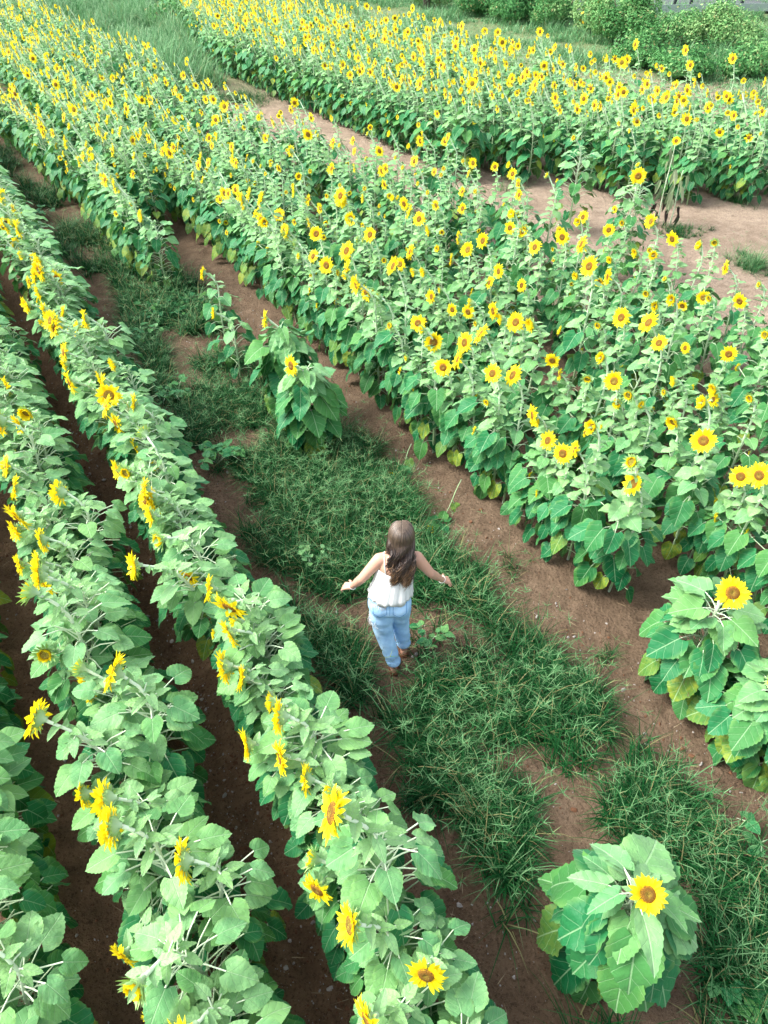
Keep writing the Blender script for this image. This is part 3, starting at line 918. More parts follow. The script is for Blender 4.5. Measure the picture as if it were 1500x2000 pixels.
def blades(P, az, el, L, W, curl, tintc, nseg=3):
    """vectorised grass blades. P (n,3)"""
    n = len(P)
    d = np.stack([np.cos(az), np.sin(az), np.zeros(n)], 1); s = np.stack([-np.sin(az), np.cos(az), np.zeros(n)], 1)
    z = np.array([0, 0, 1.]); p = P.copy(); ang = el.copy(); rows = []
    for k in range(nseg + 1):
        t = k / nseg
        wd = (W * (1 - t ** 1.6) * .5 + W * .04)[:, None]
        rows += [p - s * wd, p + s * wd]
        p = p + (d * np.cos(ang)[:, None] + z * np.sin(ang)[:, None]) * (L / nseg)[:, None]
        ang = ang + curl / nseg
    V = np.stack(rows, 1).reshape(-1, 3); m = 2 * (nseg + 1)
    base = (np.arange(n) * m)[:, None, None]
    tq = np.array([[2 * k, 2 * k + 1, 2 * k + 3, 2 * k + 2] for k in range(nseg)])[None]
    Q = (base + tq).reshape(-1, 4)
    C = np.repeat(tintc, m, axis=0)
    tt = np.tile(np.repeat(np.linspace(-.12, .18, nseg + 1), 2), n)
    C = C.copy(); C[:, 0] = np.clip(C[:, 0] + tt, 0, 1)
    return dict(v=V, q=Q, c=C)

def tufts(rg, px_, py_, hz, nb, Lr, Wr, tint0, tj=.15, dry=.09, star=.5, starL=.055, jitter=.02, elr=(.35, 1.35), big=None):
    """px_,py_: tuft centres. leafy blades and, for some, the star shaped seed heads of goosegrass"""
    out = []
    n = len(px_)
    sz = rg.uniform(.5, 1.4, n)
    if big is not None: sz = sz * big
    r = np.repeat(np.arange(n), nb)
    az = rg.uniform(0, 2 * np.pi, n * nb); el = rg.uniform(elr[0], elr[1], n * nb)
    L = rg.uniform(*Lr, n * nb) * sz[r]
    P = np.stack([px_[r] + rg.normal(0, jitter, n * nb), py_[r] + rg.normal(0, jitter, n * nb), hz[r] - .005], 1)
    c = np.stack([np.clip(tint0 + rg.normal(0, tj, n)[r] + rg.normal(0, tj * .6, n * nb), 0, 1), (rg.uniform(0, 1, n * nb) < dry) * .9, rg.uniform(0, 1, n * nb)], 1)
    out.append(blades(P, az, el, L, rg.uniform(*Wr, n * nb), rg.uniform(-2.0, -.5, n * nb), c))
    ns = int(n * star)
    if ns:
        k = rg.integers(0, n, ns)
        az = rg.uniform(0, 2 * np.pi, ns); el = rg.uniform(.75, 1.5, ns); L = rg.uniform(.16, .34, ns) * sz[k] * (Lr[1] / .26)
        P = np.stack([px_[k], py_[k], hz[k]], 1)
        c = np.stack([np.full(ns, .62), np.zeros(ns), rg.uniform(0, 1, ns)], 1)
        out.append(blades(P, az, el, L, np.full(ns, .0028), np.full(ns, -.25), c))
        ang = el - .125
        tip = P + np.stack([np.cos(az) * np.cos(ang), np.sin(az) * np.cos(ang), np.sin(ang)], 1) * L[:, None] * .99
        m = 6; r2 = np.repeat(np.arange(ns), m)
        a2 = rg.uniform(0, 6.28, ns)[r2] + np.tile(np.arange(m) * 2 * np.pi / m, ns) + rg.normal(0, .25, ns * m)
        keep = rg.uniform(0, 1, ns * m) < .85
        c = np.stack([np.clip(rg.normal(.74, .12, ns * m), 0, 1), (rg.uniform(0, 1, ns * m) < .08) * .6, rg.uniform(0, 1, ns * m)], 1)
        e = rg.uniform(-.1, .75, ns * m)
        out.append(blades(tip[r2][keep], a2[keep], e[keep], (rg.uniform(.7, 1.3, ns * m) * starL)[keep], np.full(keep.sum(), .0052), rg.uniform(-.5, .1, ns * m)[keep], c[keep], 2))
    return out

rg = np.random.default_rng(5)
GB = Buf()
for poly, den in PATCH:
    pg = [G(*p) for p in poly]
    xs, ys = [p[0] for p in pg], [p[1] for p in pg]
    A = (max(xs) - min(xs) + .6) * (max(ys) - min(ys) + .6)
    far = np.mean(ys)
    n = int(A * den)
    x = rg.uniform(min(xs) - .3, max(xs) + .3, n); y = rg.uniform(min(ys) - .3, max(ys) + .3, n)
    jx = x + (fbm(x * 1.6, y * 1.6, 51) - .5) * .9; jy = y + (fbm(x * 1.6, y * 1.6, 61) - .5) * .9
    k = in_poly(jx, jy, pg)
    for h in HOLESG: k &= ~in_poly(x, y, h)
    cl = fbm(x * 2.1, y * 2.1, 77, 3)
    k &= rg.uniform(0, 1, n) < np.clip((cl - .36) * 9, 0.04, 1)
    x, y = x[k], y[k]
    if not len(x): continue
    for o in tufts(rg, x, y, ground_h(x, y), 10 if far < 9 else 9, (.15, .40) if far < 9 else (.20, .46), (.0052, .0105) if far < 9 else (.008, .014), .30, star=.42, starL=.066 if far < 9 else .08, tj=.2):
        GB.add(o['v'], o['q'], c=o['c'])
# loose blades creeping over the soil
n = 900
x = rg.uniform(-6, 5, n); y = rg.uniform(1.2, 13, n); u_, v_ = uv_of(x, y)
k = (v_ > 1.4) & (v_ < 3.7) & (rg.uniform(0, 1, n) < .5) & (fbm(x * 2.5, y * 2.5, 88, 3) > .5)
for o in tufts(rg, x[k], y[k], ground_h(x[k], y[k]), 6, (.05, .16), (.003, .005), .45, star=.4): GB.add(o['v'], o['q'], c=o['c'])
link('grass', mesh_from('grass', GB, [GRASS]), kind='stuff', label='dark green crabgrass with star shaped seed heads overgrowing the path', cat='grass')

# single clumps that stand apart
def clump(pp, rad, nb, Lr, lab, tint0=.4, star=.4, seed=0, name='grass_clump'):
    g = np.random.default_rng(900 + seed)
    x0, y0 = G(*pp)
    n = max(5, int(rad * rad * 420))
    a = g.uniform(0, 6.28, n); r = rad * g.uniform(0, 1.25, n) * (1 + .45 * np.sin(a * 2 + seed) + .2 * np.sin(a * 5))
    x, y = x0 + r * np.cos(a), y0 + r * np.sin(a)
    bb = Buf()
    for o in tufts(g, x, y, ground_h(x, y), nb, Lr, (.005, .009) if y0 > 8 else (.0035, .006), tint0, star=star):
        bb.add(o['v'] - np.array([x0, y0, gz(x0, y0)]), o['q'], c=o['c'])
    link(name, mesh_from(name, bb, [GRASS]), loc=(x0, y0, gz(x0, y0)), label=lab, cat='grass', group='separate grass clumps')
clump((1005, 370), .30, 9, (.10, .26), 'small grey green grass clump on the bare strip before the far block', .6, .5, 1)
clump((1320, 455), .42, 14, (.10, .24), 'fresh green grass clump beside the withered stalks', .35, .2, 2)
clump((1475, 520), .45, 12, (.15, .45), 'tall sprawling weedy clump at the right edge of the bare strip', .6, .6, 3)
clump((1440, 395), .30, 9, (.15, .35), 'weedy clump under the last plants of the far block', .45, .3, 4)
clump((1270, 375), .30, 8, (.10, .22), 'thin grass clump at the foot of the far block front row', .5, .3, 5)
clump((1000, 1110), .13, 12, (.12, .26), 'small dark grass clump at the foot of the front right row', .3, .5, 6)
clump((1185, 1280), .14, 12, (.12, .28), 'dark spiky grass clump alone on the soil below the end of the front right row', .3, .4, 7)
clump((470, 195), .9, 8, (.2, .5), 'low green weed patch creeping onto the top of the bare strip', .45, .3, 8)
clump((620, 285), .5, 8, (.15, .4), 'green weed patch on the bare strip behind the big right block', .4, .2, 9)
clump((1300, 80 + 315), .25, 8, (.10, .25), 'grass clump between the withered stalks and the far block', .4, .2, 10)
clump((985, 880), .01, 8, (.03, .05), 'tiny grass seedling on the soil beside the front right row', .6, .2, 11)

# broad leaved weeds
def weed(pp, rad, nl, Lr, lab, seed, age=(.35, .75), h=.16, name='broadleaf_weed'):
    r = random.Random(seed)
    x0, y0 = G(*pp)
    sb, fb = Buf(), Buf()
    ns = max(3, nl // 6)
    arms = []
    for i in range(ns):
        a = 6.28 * i / ns + r.uniform(-.4, .4); L = rad * r.uniform(.5, 1.1)
        P = [np.array([0, 0, 0.0])] + [np.array([math.cos(a + .3 * t) * L * t, math.sin(a + .3 * t) * L * t, h * math.sin(t * 2.3) * r.uniform(.8, 1.2)]) for t in (.33, .66, 1)]
        sb.add(**tube(P, [.004, .0035, .003, .002], 5, (.5, 0, .5))); arms.append(P)
    for i in range(nl):
        P = arms[i % ns]; t = r.uniform(.4, 3); k = min(2, int(t)); f = t - k
        add_leaf(fb, r, 'mid', P[k] * (1 - f) + P[k + 1] * f, r.uniform(0, 6.28), r.uniform(*Lr), .03, .7, r.uniform(-.35, .45), r.uniform(*age), 0, sm=0)
    e = link(name, None, loc=(x0, y0, gz(x0, y0)), label=lab, cat='weed', group='broad leaved weeds')
    link('stem', mesh_from('stem', sb, [STEM]), e); link('foliage', mesh_from('foliage', fb, [LEAF]), e)
weed((835, 1262), .17, 20, (.05, .085), 'bright broadleaf weed in the grass just right of the walker', 1, (.3, .5))
weed((610, 1105), .16, 22, (.04, .075), 'grey green branching weed in the grass left of the walker', 2, (.15, .4), .22)
weed((425, 905), .34, 44, (.06, .11), 'large broadleaf weed where the left row meets the grassy path', 3, (.45, .8), .2)
weed((345, 780), .30, 34, (.06, .11), 'broadleaf weed against the left row above the larger one', 4, (.45, .8))
weed((275, 665), .35, 36, (.07, .12), 'pale broadleaf weed spreading at the top of the grassy path', 5, (.3, .6))
weed((335, 615), .55, 80, (.06, .11), 'wide dark mat of round leaved weeds below the broken row', 6, (.75, 1))
weed((410, 600), .40, 50, (.06, .11), 'dark weed mat between the round leaved mat and the slim stray', 7, (.75, 1))
weed((1480, 1640), .16, 14, (.07, .11), 'fresh green seedling cluster on soil at the right edge', 8, (.45, .7), .12)
weed((1455, 1985), .20, 14, (.08, .13), 'round leaved weed in the grass at the bottom right corner', 9, (.45, .7), .12)
weed((1385, 1565), .09, 8, (.04, .06), 'small lone seedling on soil above the grass strip', 10, (.5, .7), .06)
weed((1410, 650 + 1000 - 330), .03, 4, (.02, .03), 'tiny two leaved seedling on soil beside the right edge clump', 11, (.4, .5), .03)
weed((640, 960), .12, 10, (.05, .08), 'pale thistle like weed in the grass behind the walker', 12, (.1, .3), .14)
weed((80, 425), .35, 26, (.08, .13), 'broadleaf weed by the top of the left rows', 13, (.4, .7), .15)

# stones and crumbs of earth
PB = Buf()
pr_ = random.Random(3)
ico = bmesh.new(); bmesh.ops.create_icosphere(ico, subdivisions=1, radius=1.0)
iv = np.array([v.co[:] for v in ico.verts]); it = np.array([[v.index for v in f.verts] for f in ico.faces]); ico.free()
for i in range(11000):
    if i % 3 == 0:
        u_, v_ = pr_.uniform(.3, 9), pr_.gauss(.36, .16)
    elif i % 3 == 1:
        u_, v_ = pr_.uniform(-.5, 12), pr_.uniform(1.2, 3.9)
    else:
        u_, v_ = pr_.uniform(0, 12), pr_.choice([-.62, 3.5, .3, 1.3]) + pr_.gauss(0, .15)
    x, y = xy(u_, v_)
    if y < .3: continue
    s = min(.022, .0026 * math.exp(abs(pr_.gauss(0, .80))))
    sc = np.array([pr_.uniform(.7, 1.3), pr_.uniform(.7, 1.3), pr_.uniform(.45, .8)]) * s
    q4 = Quaternion((pr_.gauss(0, 1), pr_.gauss(0, 1), pr_.gauss(0, 1), pr_.gauss(0, 1))).normalized().to_matrix()
    PB.add((iv * sc * (1 + .25 * np.sin(iv[:, :1] * 5 + i))) @ np.array(q4).T + np.array([x, y, gz(x, y) + s * .15]), t=it, m=0 if pr_.random() < .35 else 1)
CLOD = m_plain('clod', srgb(112, 80, 60), .95, .1, 60, .6)
link('gravel', mesh_from('gravel', PB, [STONE, CLOD], smooth=False), kind='stuff', label='pebbles and soil crumbs scattered between the rows', cat='gravel')
# litter of dead leaves and straw under the rows
LB = Buf()
n = 1500
u_ = rg.uniform(0, 22, n); v_ = rg.choice(np.array([-.6, .38, 1.3, 3.6, 4.5, 9.6, 10.2]), n) + rg.normal(0, .22, n)
x, y = xy(u_, v_); k = y > .4; x, y = x[k], y[k]; n = len(x)
o = blades(np.stack([x, y, ground_h(x, y) + .006], 1), rg.uniform(0, 6.28, n), rg.uniform(-.02, .12, n), rg.uniform(.02, .12, n), rg.uniform(.002, .006, n), rg.uniform(-.3, .1, n), np.tile([.3, 0, .5], (n, 1)))
LB.add(o['v'], o['q'], c=o['c'])
link('straw_litter', mesh_from('straw_litter', LB, [m_plain('straw', (.30, .23, .14), .8, .2)]), kind='stuff', label='bits of dry straw and dead leaf lying on the soil', cat='litter')

# ------------------------------------------------------------------ tall weeds beyond
TB = Buf()
TP = [([(0, -40), (-200, -60), (400, -80), (420, 20), (405, 140), (330, 150), (230, 120), (150, 70), (90, 20)], 30),
      ([(180, 150), (330, 140), (410, 135), (420, 190), (520, 215), (430, 215), (300, 190)], 26),
      ([(400, -80), (1700, -80), (1700, 300), (1500, 260), (1300, 200), (1150, 150), (900, 90), (700, 45), (420, 25)], 15)]
for poly, den in TP:
    pg = [G(px, max(py, -100)) for px, py in poly]
    ys = [p[1] for p in pg]
    y0_, y1_ = max(18, min(ys)), min(max(ys), 78)
    n = int((y1_ * y1_ - y0_ * y0_) * .66 * den)
    y = np.sqrt(rg.uniform(y0_ ** 2, y1_ ** 2, n)); x = rg.uniform(-.66, .66, n) * y
    k = in_poly(x + (fbm(x * .3, y * .3, 3) - .5) * 3, y + (fbm(x * .3, y * .3, 4) - .5) * 3, pg)
    mound = fbm(x * .42, y * .30, 31, 3)
    k &= rg.uniform(0, 1, n) < np.clip((mound - .15) * 4, .35, 1)
    u_, v_ = uv_of(x, y)
    k &= ~((v_ > 10.2) & (v_ < 18.3) & (u_ < np.minimum(46, 31 + (v_ - 10.3) * 3.6)) & (u_ > 7)) & ~((v_ > 2) & (v_ < 6.6) & (u_ < 58))
    x, y, mo = x[k], y[k], mound[k]
    if not len(x): continue
    hz = ground_h(x, y)
    hf = np.clip(.75 + (mo - .44) * 8.0, .22, 2.2) * (1.0 if den > 20 else .5)
    for o in tufts(rg, x, y, hz, 9, (.30, .75), (.016, .034), .46, tj=.2, dry=.05, star=.9, starL=.10, jitter=.12, elr=(.6, 1.5), big=hf):
        TB.add(o['v'], o['q'], c=o['c'])
print('tall weeds', TB.n)
link('tall_weeds', mesh_from('tall_weeds', TB, [TALLG]), kind='stuff', label='tall feathery green weeds covering the uncultivated ground', cat='weeds')

# ------------------------------------------------------------------ bushes
def bush(px, py, rx, h, lab, seed, tint0=.45, nl=2600, ls=.09, flowers=0, name='bush', vine=False):
    r = np.random.default_rng(seed)
    x0, y0 = G(px, py)
    e = link(name, None, loc=(x0, y0, gz(x0, y0)), label=lab, cat='bush', group='bushes beyond the field')
    tb = Buf(); rr_ = random.Random(seed)
    for i in range(6):
        a = rr_.uniform(0, 6.28); t = rr_.uniform(.3, .8)
        tb.add(**tube([(0, 0, -.1), (math.cos(a) * rx * .2, math.sin(a) * rx * .2, h * .35), (math.cos(a) * rx * .55 * t, math.sin(a) * rx * .55 * t, h * .75)], [.06, .04, .015], 6, (.5, 0, 0)))
    link('trunk', mesh_from('trunk', tb, [m_plain('bush_bark', (.10, .08, .06), .9, .1)]), e)
    # lobes of foliage of uneven size
    L = 9 + int(rx * 3); ctr = []
    for i in range(L):
        a = rr_.uniform(0, 6.28); d = rr_.uniform(0, .75) * rx
        top = h * (1 - .45 * (d / rx) ** 1.5) * rr_.uniform(.6, 1.0)
        ctr.append((math.cos(a) * d, math.sin(a) * d, top * .6, rr_.uniform(.28, .5) * rx * .8, top * .42, rr_.uniform(-.15, .15)))
    V, Q, C = [], [], []
    k = r.integers(0, L, nl); c = np.array(ctr)[k]
    dv = r.normal(0, 1, (nl, 3)); dv /= np.linalg.norm(dv, axis=1)[:, None]
    rad = r.uniform(.62, 1.06, nl) ** .6
    P = c[:, :3] + dv * np.stack([c[:, 3], c[:, 3], c[:, 4]], 1) * rad[:, None]
    P[:, 2] = np.maximum(P[:, 2], .05)
    sp_ = r.uniform(0, 1, nl) < .12                       # sprigs that stick out of the crown
    P[sp_] += dv[sp_] * (r.uniform(.05, .45, sp_.sum()))[:, None] + np.array([0, 0, .12])
    P[:, 2] = np.maximum(P[:, 2], .05)
    nrm = dv + r.normal(0, .55, (nl, 3)) + np.array([0, 0, .5]); nrm /= np.linalg.norm(nrm, axis=1)[:, None]
    tx = np.cross(nrm, r.normal(0, 1, (nl, 3))); tx /= np.linalg.norm(tx, axis=1)[:, None]; ty = np.cross(nrm, tx)
    s = (r.uniform(.6, 1.4, nl) * ls)[:, None]
    vv = np.stack([P - ty * s, P + tx * s * .6 + nrm * s * .15, P + ty * s, P - tx * s * .6 + nrm * s * .15], 1).reshape(-1, 3)
    qq = np.arange(nl * 4).reshape(-1, 4)
    cc = np.stack([np.clip(tint0 + c[:, 5] + r.normal(0, .13, nl), 0, 1), (r.uniform(0, 1, nl) < .04) * 1.0, r.uniform(0, 1, nl)], 1)
    fb = Buf(); fb.add(vv, qq, c=np.repeat(cc, 4, axis=0))
    link('crown', mesh_from('crown', fb, [BUSHM], smooth=False), e)
    if flowers:
        b2 = Buf(); kk = r.integers(0, nl, flowers)
        p2 = P[kk] + dv[kk] * .08
        s = .09
        vv = np.stack([p2 - ty[kk] * s, p2 + tx[kk] * s, p2 + ty[kk] * s, p2 - tx[kk] * s], 1).reshape(-1, 3)
        b2.add(vv, np.arange(flowers * 4).reshape(-1, 4))
        link('yellow_leaves', mesh_from('yellow_leaves', b2, [m_plain('yellow_leaf', (.62, .42, .03), .6, .2)], smooth=False), e, label='yellowing leaves')
BU = [
    (1215, 85, 1.9, 2.6, 'tall dark bush filling the gap left of the rail fence', .42, 0),
    (1150, 70, 1.0, 3.0, 'vine draped shrub with yellow leaves near the top edge', .60, 60),
    (1290, 95, 1.5, 1.2, 'low rounded bush between the tall dark bush and the pale round one', .45, 0),
    (1385, 95, 1.9, 1.8, 'big pale topped round bush in front of the rail fence', .62, 0),
    (1440, 100, 1.1, 1.2, 'yellow green bush right of the big pale topped one', .70, 14),
    (1330, 150, 1.6, .9, 'low dark bush at the foot of the big pale topped bush', .30, 0),
    (1450, 150, 1.6, .8, 'low spreading bush below the yellow green one at the upper right', .38, 0),
    (1240, 130, 1.2, .9, 'low dark bush right behind the last blooms of the far block', .28, 0),
    (1090, 55, 1.5, 1.7, 'mid green bush behind the far block, left of the vine draped shrub', .45, 0),
    (1020, 45, 1.8, 1.7, 'bluish dark bush behind the far block near the top edge', .25, 0),
    (930, 30, 1.8, 1.8, 'dark bush around a dead trunk behind the far block', .22, 0),
    (850, 15, 1.6, 1.8, 'bush with long hanging leaves at the top edge behind the far block', .50, 0),
    (1560, 120, 2.2, .9, 'pale bush mound running out of the right edge', .66, 0),
    (385, 15, 2.2, 1.3, 'large leaved dark bush between the tall weeds and the far block', .25, 0),
    (300, 2, 2.4, 1.2, 'dark round bush at the top edge above the tall weeds', .25, 0),
    (350, 50, 1.8, .8, 'low leafy bush at the end of the far block front row', .35, 0),
    (200, -15, 3.0, 1.2, 'wide bush at the top edge over the left field', .40, 0),
]
for i, (px, py, rx, h, lab, t0, fl) in enumerate(BU):
    bush(px, py, rx, h, lab, 40 + i, t0 + .08, nl=int(5000 + 2600 * rx * h), ls=.055 if px > 500 else .10, flowers=fl)

# dead trunk standing in the bushes
tx_, ty_ = G(832, 20)
tb = Buf(); tb.add(**tube([(0, 0, -.2), (.05, 0, 1.0), (-.05, .05, 2.3), (.1, .1, 3.4)], [.22, .19, .16, .12], 10))
BARK = m_plain('bark', (.035, .03, .028), .9, .1, 12, .6, (.09, .07, .05), .8, .03)
tr_ = link('dead_tree', None, loc=(tx_, ty_, gz(tx_, ty_)), label='dark bare trunk standing in the bushes behind the far block', cat='tree')
link('trunk', mesh_from('trunk', tb, [BARK]), tr_)
lb = Buf()
for a in (0.5, 2.4, 4.0): lb.add(**tube([(0, 0, 2.3), (math.cos(a) * .4, math.sin(a) * .4, 2.8), (math.cos(a) * .7, math.sin(a) * .7, 3.5)], [.08, .05, .02], 6))
link('limb', mesh_from('limb', lb, [BARK]), tr_)

# ------------------------------------------------------------------ road and rail fence
def boxv(bb, c, s, rz=0, m=0, tilt=0):
    v = np.array([[x, y, z] for x in (-.5, .5) for y in (-.5, .5) for z in (-.5, .5)]) * np.array(s)
    ct, st_ = math.cos(tilt), math.sin(tilt)
    v = v @ np.array([[ct, 0, st_], [0, 1, 0], [-st_, 0, ct]]).T
    cz, sz = math.cos(rz), math.sin(rz)
    v = v @ np.array([[cz, -sz, 0], [sz, cz, 0], [0, 0, 1]]).T + np.array(c)
    bb.add(v, [(0, 1, 3, 2), (4, 6, 7, 5), (0, 4, 5, 1), (2, 3, 7, 6), (0, 2, 6, 4), (1, 5, 7, 3)], m=m)

FA, FB_ = np.array(G(1180, 42)), np.array(G(1620, 34))        # line of the fence on the ground
fd = (FB_ - FA) / np.linalg.norm(FB_ - FA); fn = np.array([-fd[1], fd[0]]); frz = math.atan2(fd[1], fd[0])
rb = Buf()
c0 = (FA + FB_) / 2 + fn * 7.0
def rq(a0, a1, n0, n1, z):
    P = [c0 + fd * a0 + fn * n0, c0 + fd * a1 + fn * n0, c0 + fd * a1 + fn * n1, c0 + fd * a0 + fn * n1]
    return [(p[0], p[1], z) for p in P]
rb.add(rq(-8, 60, -5.2, 6, .14), [(0, 1, 2, 3)])
link('road', mesh_from('road', rb, [m_plain('asphalt', (.085, .095, .10), .85, .2, 3, .5)]), kind='structure')
WOODG = m_plain('weathered_board', srgb(150, 166, 158), .8, .2, 8, .5)
DARKP = m_plain('dark_post', (.03, .038, .042), .7, .3, 10, .5)
fe = link('rail_fence', None, loc=(FA[0], FA[1], 0), label='weathered grey rail fence with dark posts along the road', cat='fence')
Lf = float(np.linalg.norm(FB_ - FA)) + 6
rb = Buf(); boxv(rb, (fd[0] * (Lf / 2 - 3), fd[1] * (Lf / 2 - 3), .52), (Lf, .06, .34), frz)
link('rail', mesh_from('rail', rb, [WOODG], smooth=False), fe)
rb = Buf(); boxv(rb, (fd[0] * (Lf / 2 - 3), fd[1] * (Lf / 2 - 3), 1.75), (Lf, .05, .12), frz)
link('rail', mesh_from('rail', rb, [WOODG], smooth=False), fe)
k = 0
t = -2.0
while t < Lf - 3.2:
    rb = Buf()
    boxv(rb, (0, 0, .95), (.14, .10, 2.1), frz, tilt=[.16, .12, .3, .35, .2, .1][k % 6])
    p = fd * t + fn * .09
    link('post', mesh_from('post', rb, [DARKP], smooth=False), fe, loc=(p[0], p[1], 0))
    t += [.9, 2.1, .8, 2.0][k % 4]; k += 1

# ------------------------------------------------------------------ the woman
PX = 0.0
def rc(bm_list, a, b, ra, rb_, n=10, flat=1.0):
    """tapered rounded limb between two joints as rings, collected for the voxel union"""
    a, b = np.array(a, float), np.array(b, float)
    L = np.linalg.norm(b - a) + 1e-9; d = (b - a) / L
    ts, rs = [], []
    for th_ in np.linspace(-math.pi / 2 + .02, 0, 5)[:-1]: ts.append(ra * math.sin(th_)); rs.append(ra * math.cos(th_))
    for t in np.linspace(0, 1, 5): ts.append(L * t); rs.append(ra + (rb_ - ra) * t)
    for th_ in np.linspace(0, math.pi / 2 - .02, 5)[1:]: ts.append(L + rb_ * math.sin(th_)); rs.append(rb_ * math.cos(th_))
    P = np.array([a + d * t for t in ts])
    o = tube(P, rs, n * 2)
    bm_list.append(o)

def ell(lst, c, r3, rotx=0.0, n=16):
    th_ = np.linspace(0.02, math.pi - .02, n); V = []
    for t in th_:
        for j in range(2 * n):
            a = math.pi * j / n
            V.append([r3[0] * math.sin(t) * math.cos(a), r3[1] * math.sin(t) * math.sin(a), r3[2] * math.cos(t)])
    V = np.array(V); cx, sx = math.cos(rotx), math.sin(rotx)
    V = V @ np.array([[1, 0, 0], [0, cx, -sx], [0, sx, cx]]).T + np.array(c)
    m = 2 * n
    Q = [(i * m + j, (i + 1) * m + j, (i + 1) * m + (j + 1) % m, i * m + (j + 1) % m) for i in range(n - 1) for j in range(m)]
    k = len(V); V = np.vstack([V, V[:m].mean(0), V[-m:].mean(0)])
    T = [(k, j, (j + 1) % m) for j in range(m)] + [(k + 1, (n - 1) * m + (j + 1) % m, (n - 1) * m + j) for j in range(m)]
    lst.append(dict(v=V, q=Q, t=T, uv=np.zeros((len(V), 2)), c=np.zeros((len(V), 3))))

def union(name, lst, voxel, smooth_it, mats, parent, loc):
    bb = Buf()
    for o in lst: bb.add(o['v'], o['q'], o['t'])
    me = mesh_from(name + '_src', bb, mats)
    o = bpy.data.objects.new(name, me); COL.objects.link(o)
    m = o.modifiers.new('r', 'REMESH'); m.mode = 'VOXEL'; m.voxel_size = voxel; m.use_smooth_shade = True
    if smooth_it:
        m2 = o.modifiers.new('s', 'SMOOTH'); m2.factor = .5; m2.iterations = smooth_it
    dg = bpy.context.evaluated_depsgraph_get()
    me2 = bpy.data.meshes.new_from_object(o.evaluated_get(dg))
    o.modifiers.clear(); o.data = me2; me2.name = name
    if parent is not None: o.parent = parent
    o.location = loc
    me2.materials.clear()
    for mm in mats: me2.materials.append(mm)
    for p in me2.polygons: p.use_smooth = True
    return o

def m_skin():
    m, t = mat('skin'); k = N(t)
    n = k.noise(14, 4)
    col = k.mix(k.math('MULTIPLY', n, .5), (0.48, 0.27, 0.19), (0.58, 0.35, 0.26))
    p = principled(k, col, .5, .35, k.noise(220, 2), .1, .002)
    p.inputs['Subsurface Weight'].default_value = .12; p.inputs['Subsurface Scale'].default_value = .02
    p.inputs['Subsurface Radius'].default_value = (1, .35, .2)
    return m
def m_denim():
    m, t = mat('light_denim'); k = N(t)
    tc = k.node('ShaderNodeTexCoord'); o = tc.outputs['Object']
    big = k.noise(6, 4, .6, o); fine = k.noise(120, 3, .6, o)
    col = k.ramp(big, [(.3, srgb(138, 182, 222)), (.55, srgb(168, 208, 240)), (.8, srgb(200, 228, 248))])
    col = k.mix(k.math('MULTIPLY', fine, .3), col, srgb(90, 138, 190))
    principled(k, col, .85, .15, k.math('ADD', fine, k.math('MULTIPLY', k.noise(16, 3, .5, o, .6), 2.5)), .22, .01)
    return m
def m_cotton():
    m, t = mat('white_cotton'); k = N(t)
    principled(k, (.67, .69, .67), .85, .15, k.noise(90, 3), .3, .004, (.6, .6, .58), .12)
    return m
def m_hair():
    m, t = mat('brown_hair'); k = N(t)
    a, b_, rnd_ = tint(k)
    col = k.ramp(a, [(0, srgb(112, 96, 80)), (.2, srgb(84, 68, 56)), (.45, srgb(44, 31, 26)), (.8, srgb(62, 43, 31)), (1, srgb(124, 92, 60))])
    col = k.mix(k.math('MULTIPLY', k.math('MULTIPLY', rnd_, rnd_), .95), col, srgb(34, 24, 20))
    col = k.mix(b_, col, srgb(158, 122, 84))
    principled(k, col, .42, .55)
    return m
SKIN, DENIM, COTTON, HAIR = m_skin(), m_denim(), m_cotton(), m_hair()
SEAM = m_plain('denim_seam', srgb(84, 130, 178), .9, .1)
FRAY = m_plain('frayed_thread', (.75, .78, .80), .95, .1)
SANDAL = m_plain('sandal_leather', srgb(104, 70, 48), .6, .3)
METAL = m_plain('bracelet_metal', (.75, .72, .66), .35, .6)

bx_, by_ = 0.10, 3.80
bzg = gz(bx_, by_) - .006
person = link('person', None, loc=(bx_, by_, bzg), label='woman with long wavy brown hair, white camisole and light jeans walking away on the grassy path', cat='person')
o3 = lambda x, y, z: (x - bx_, y - by_, z)
J = dict(pel=o3(.045, 3.80, .82), waist=o3(.055, 3.815, .96), chest=o3(.095, 3.85, 1.12), neck=o3(.118, 3.875, 1.26), head=o3(.130, 3.905, 1.415),
         shL=o3(-.035, 3.86, 1.20), shR=o3(.250, 3.865, 1.215), elL=o3(-.175, 3.83, 1.02), elR=o3(.362, 3.86, 1.055), wrL=o3(-.255, 3.90, .862), wrR=o3(.468, 3.955, .880),
         hiL=o3(-.035, 3.80, .79), hiR=o3(.125, 3.81, .79), knL=o3(-.005, 3.790, .44), knR=o3(.130, 3.90, .45), anL=o3(.083, 3.715, .080), anR=o3(.172, 3.900, .085))
S_ = []
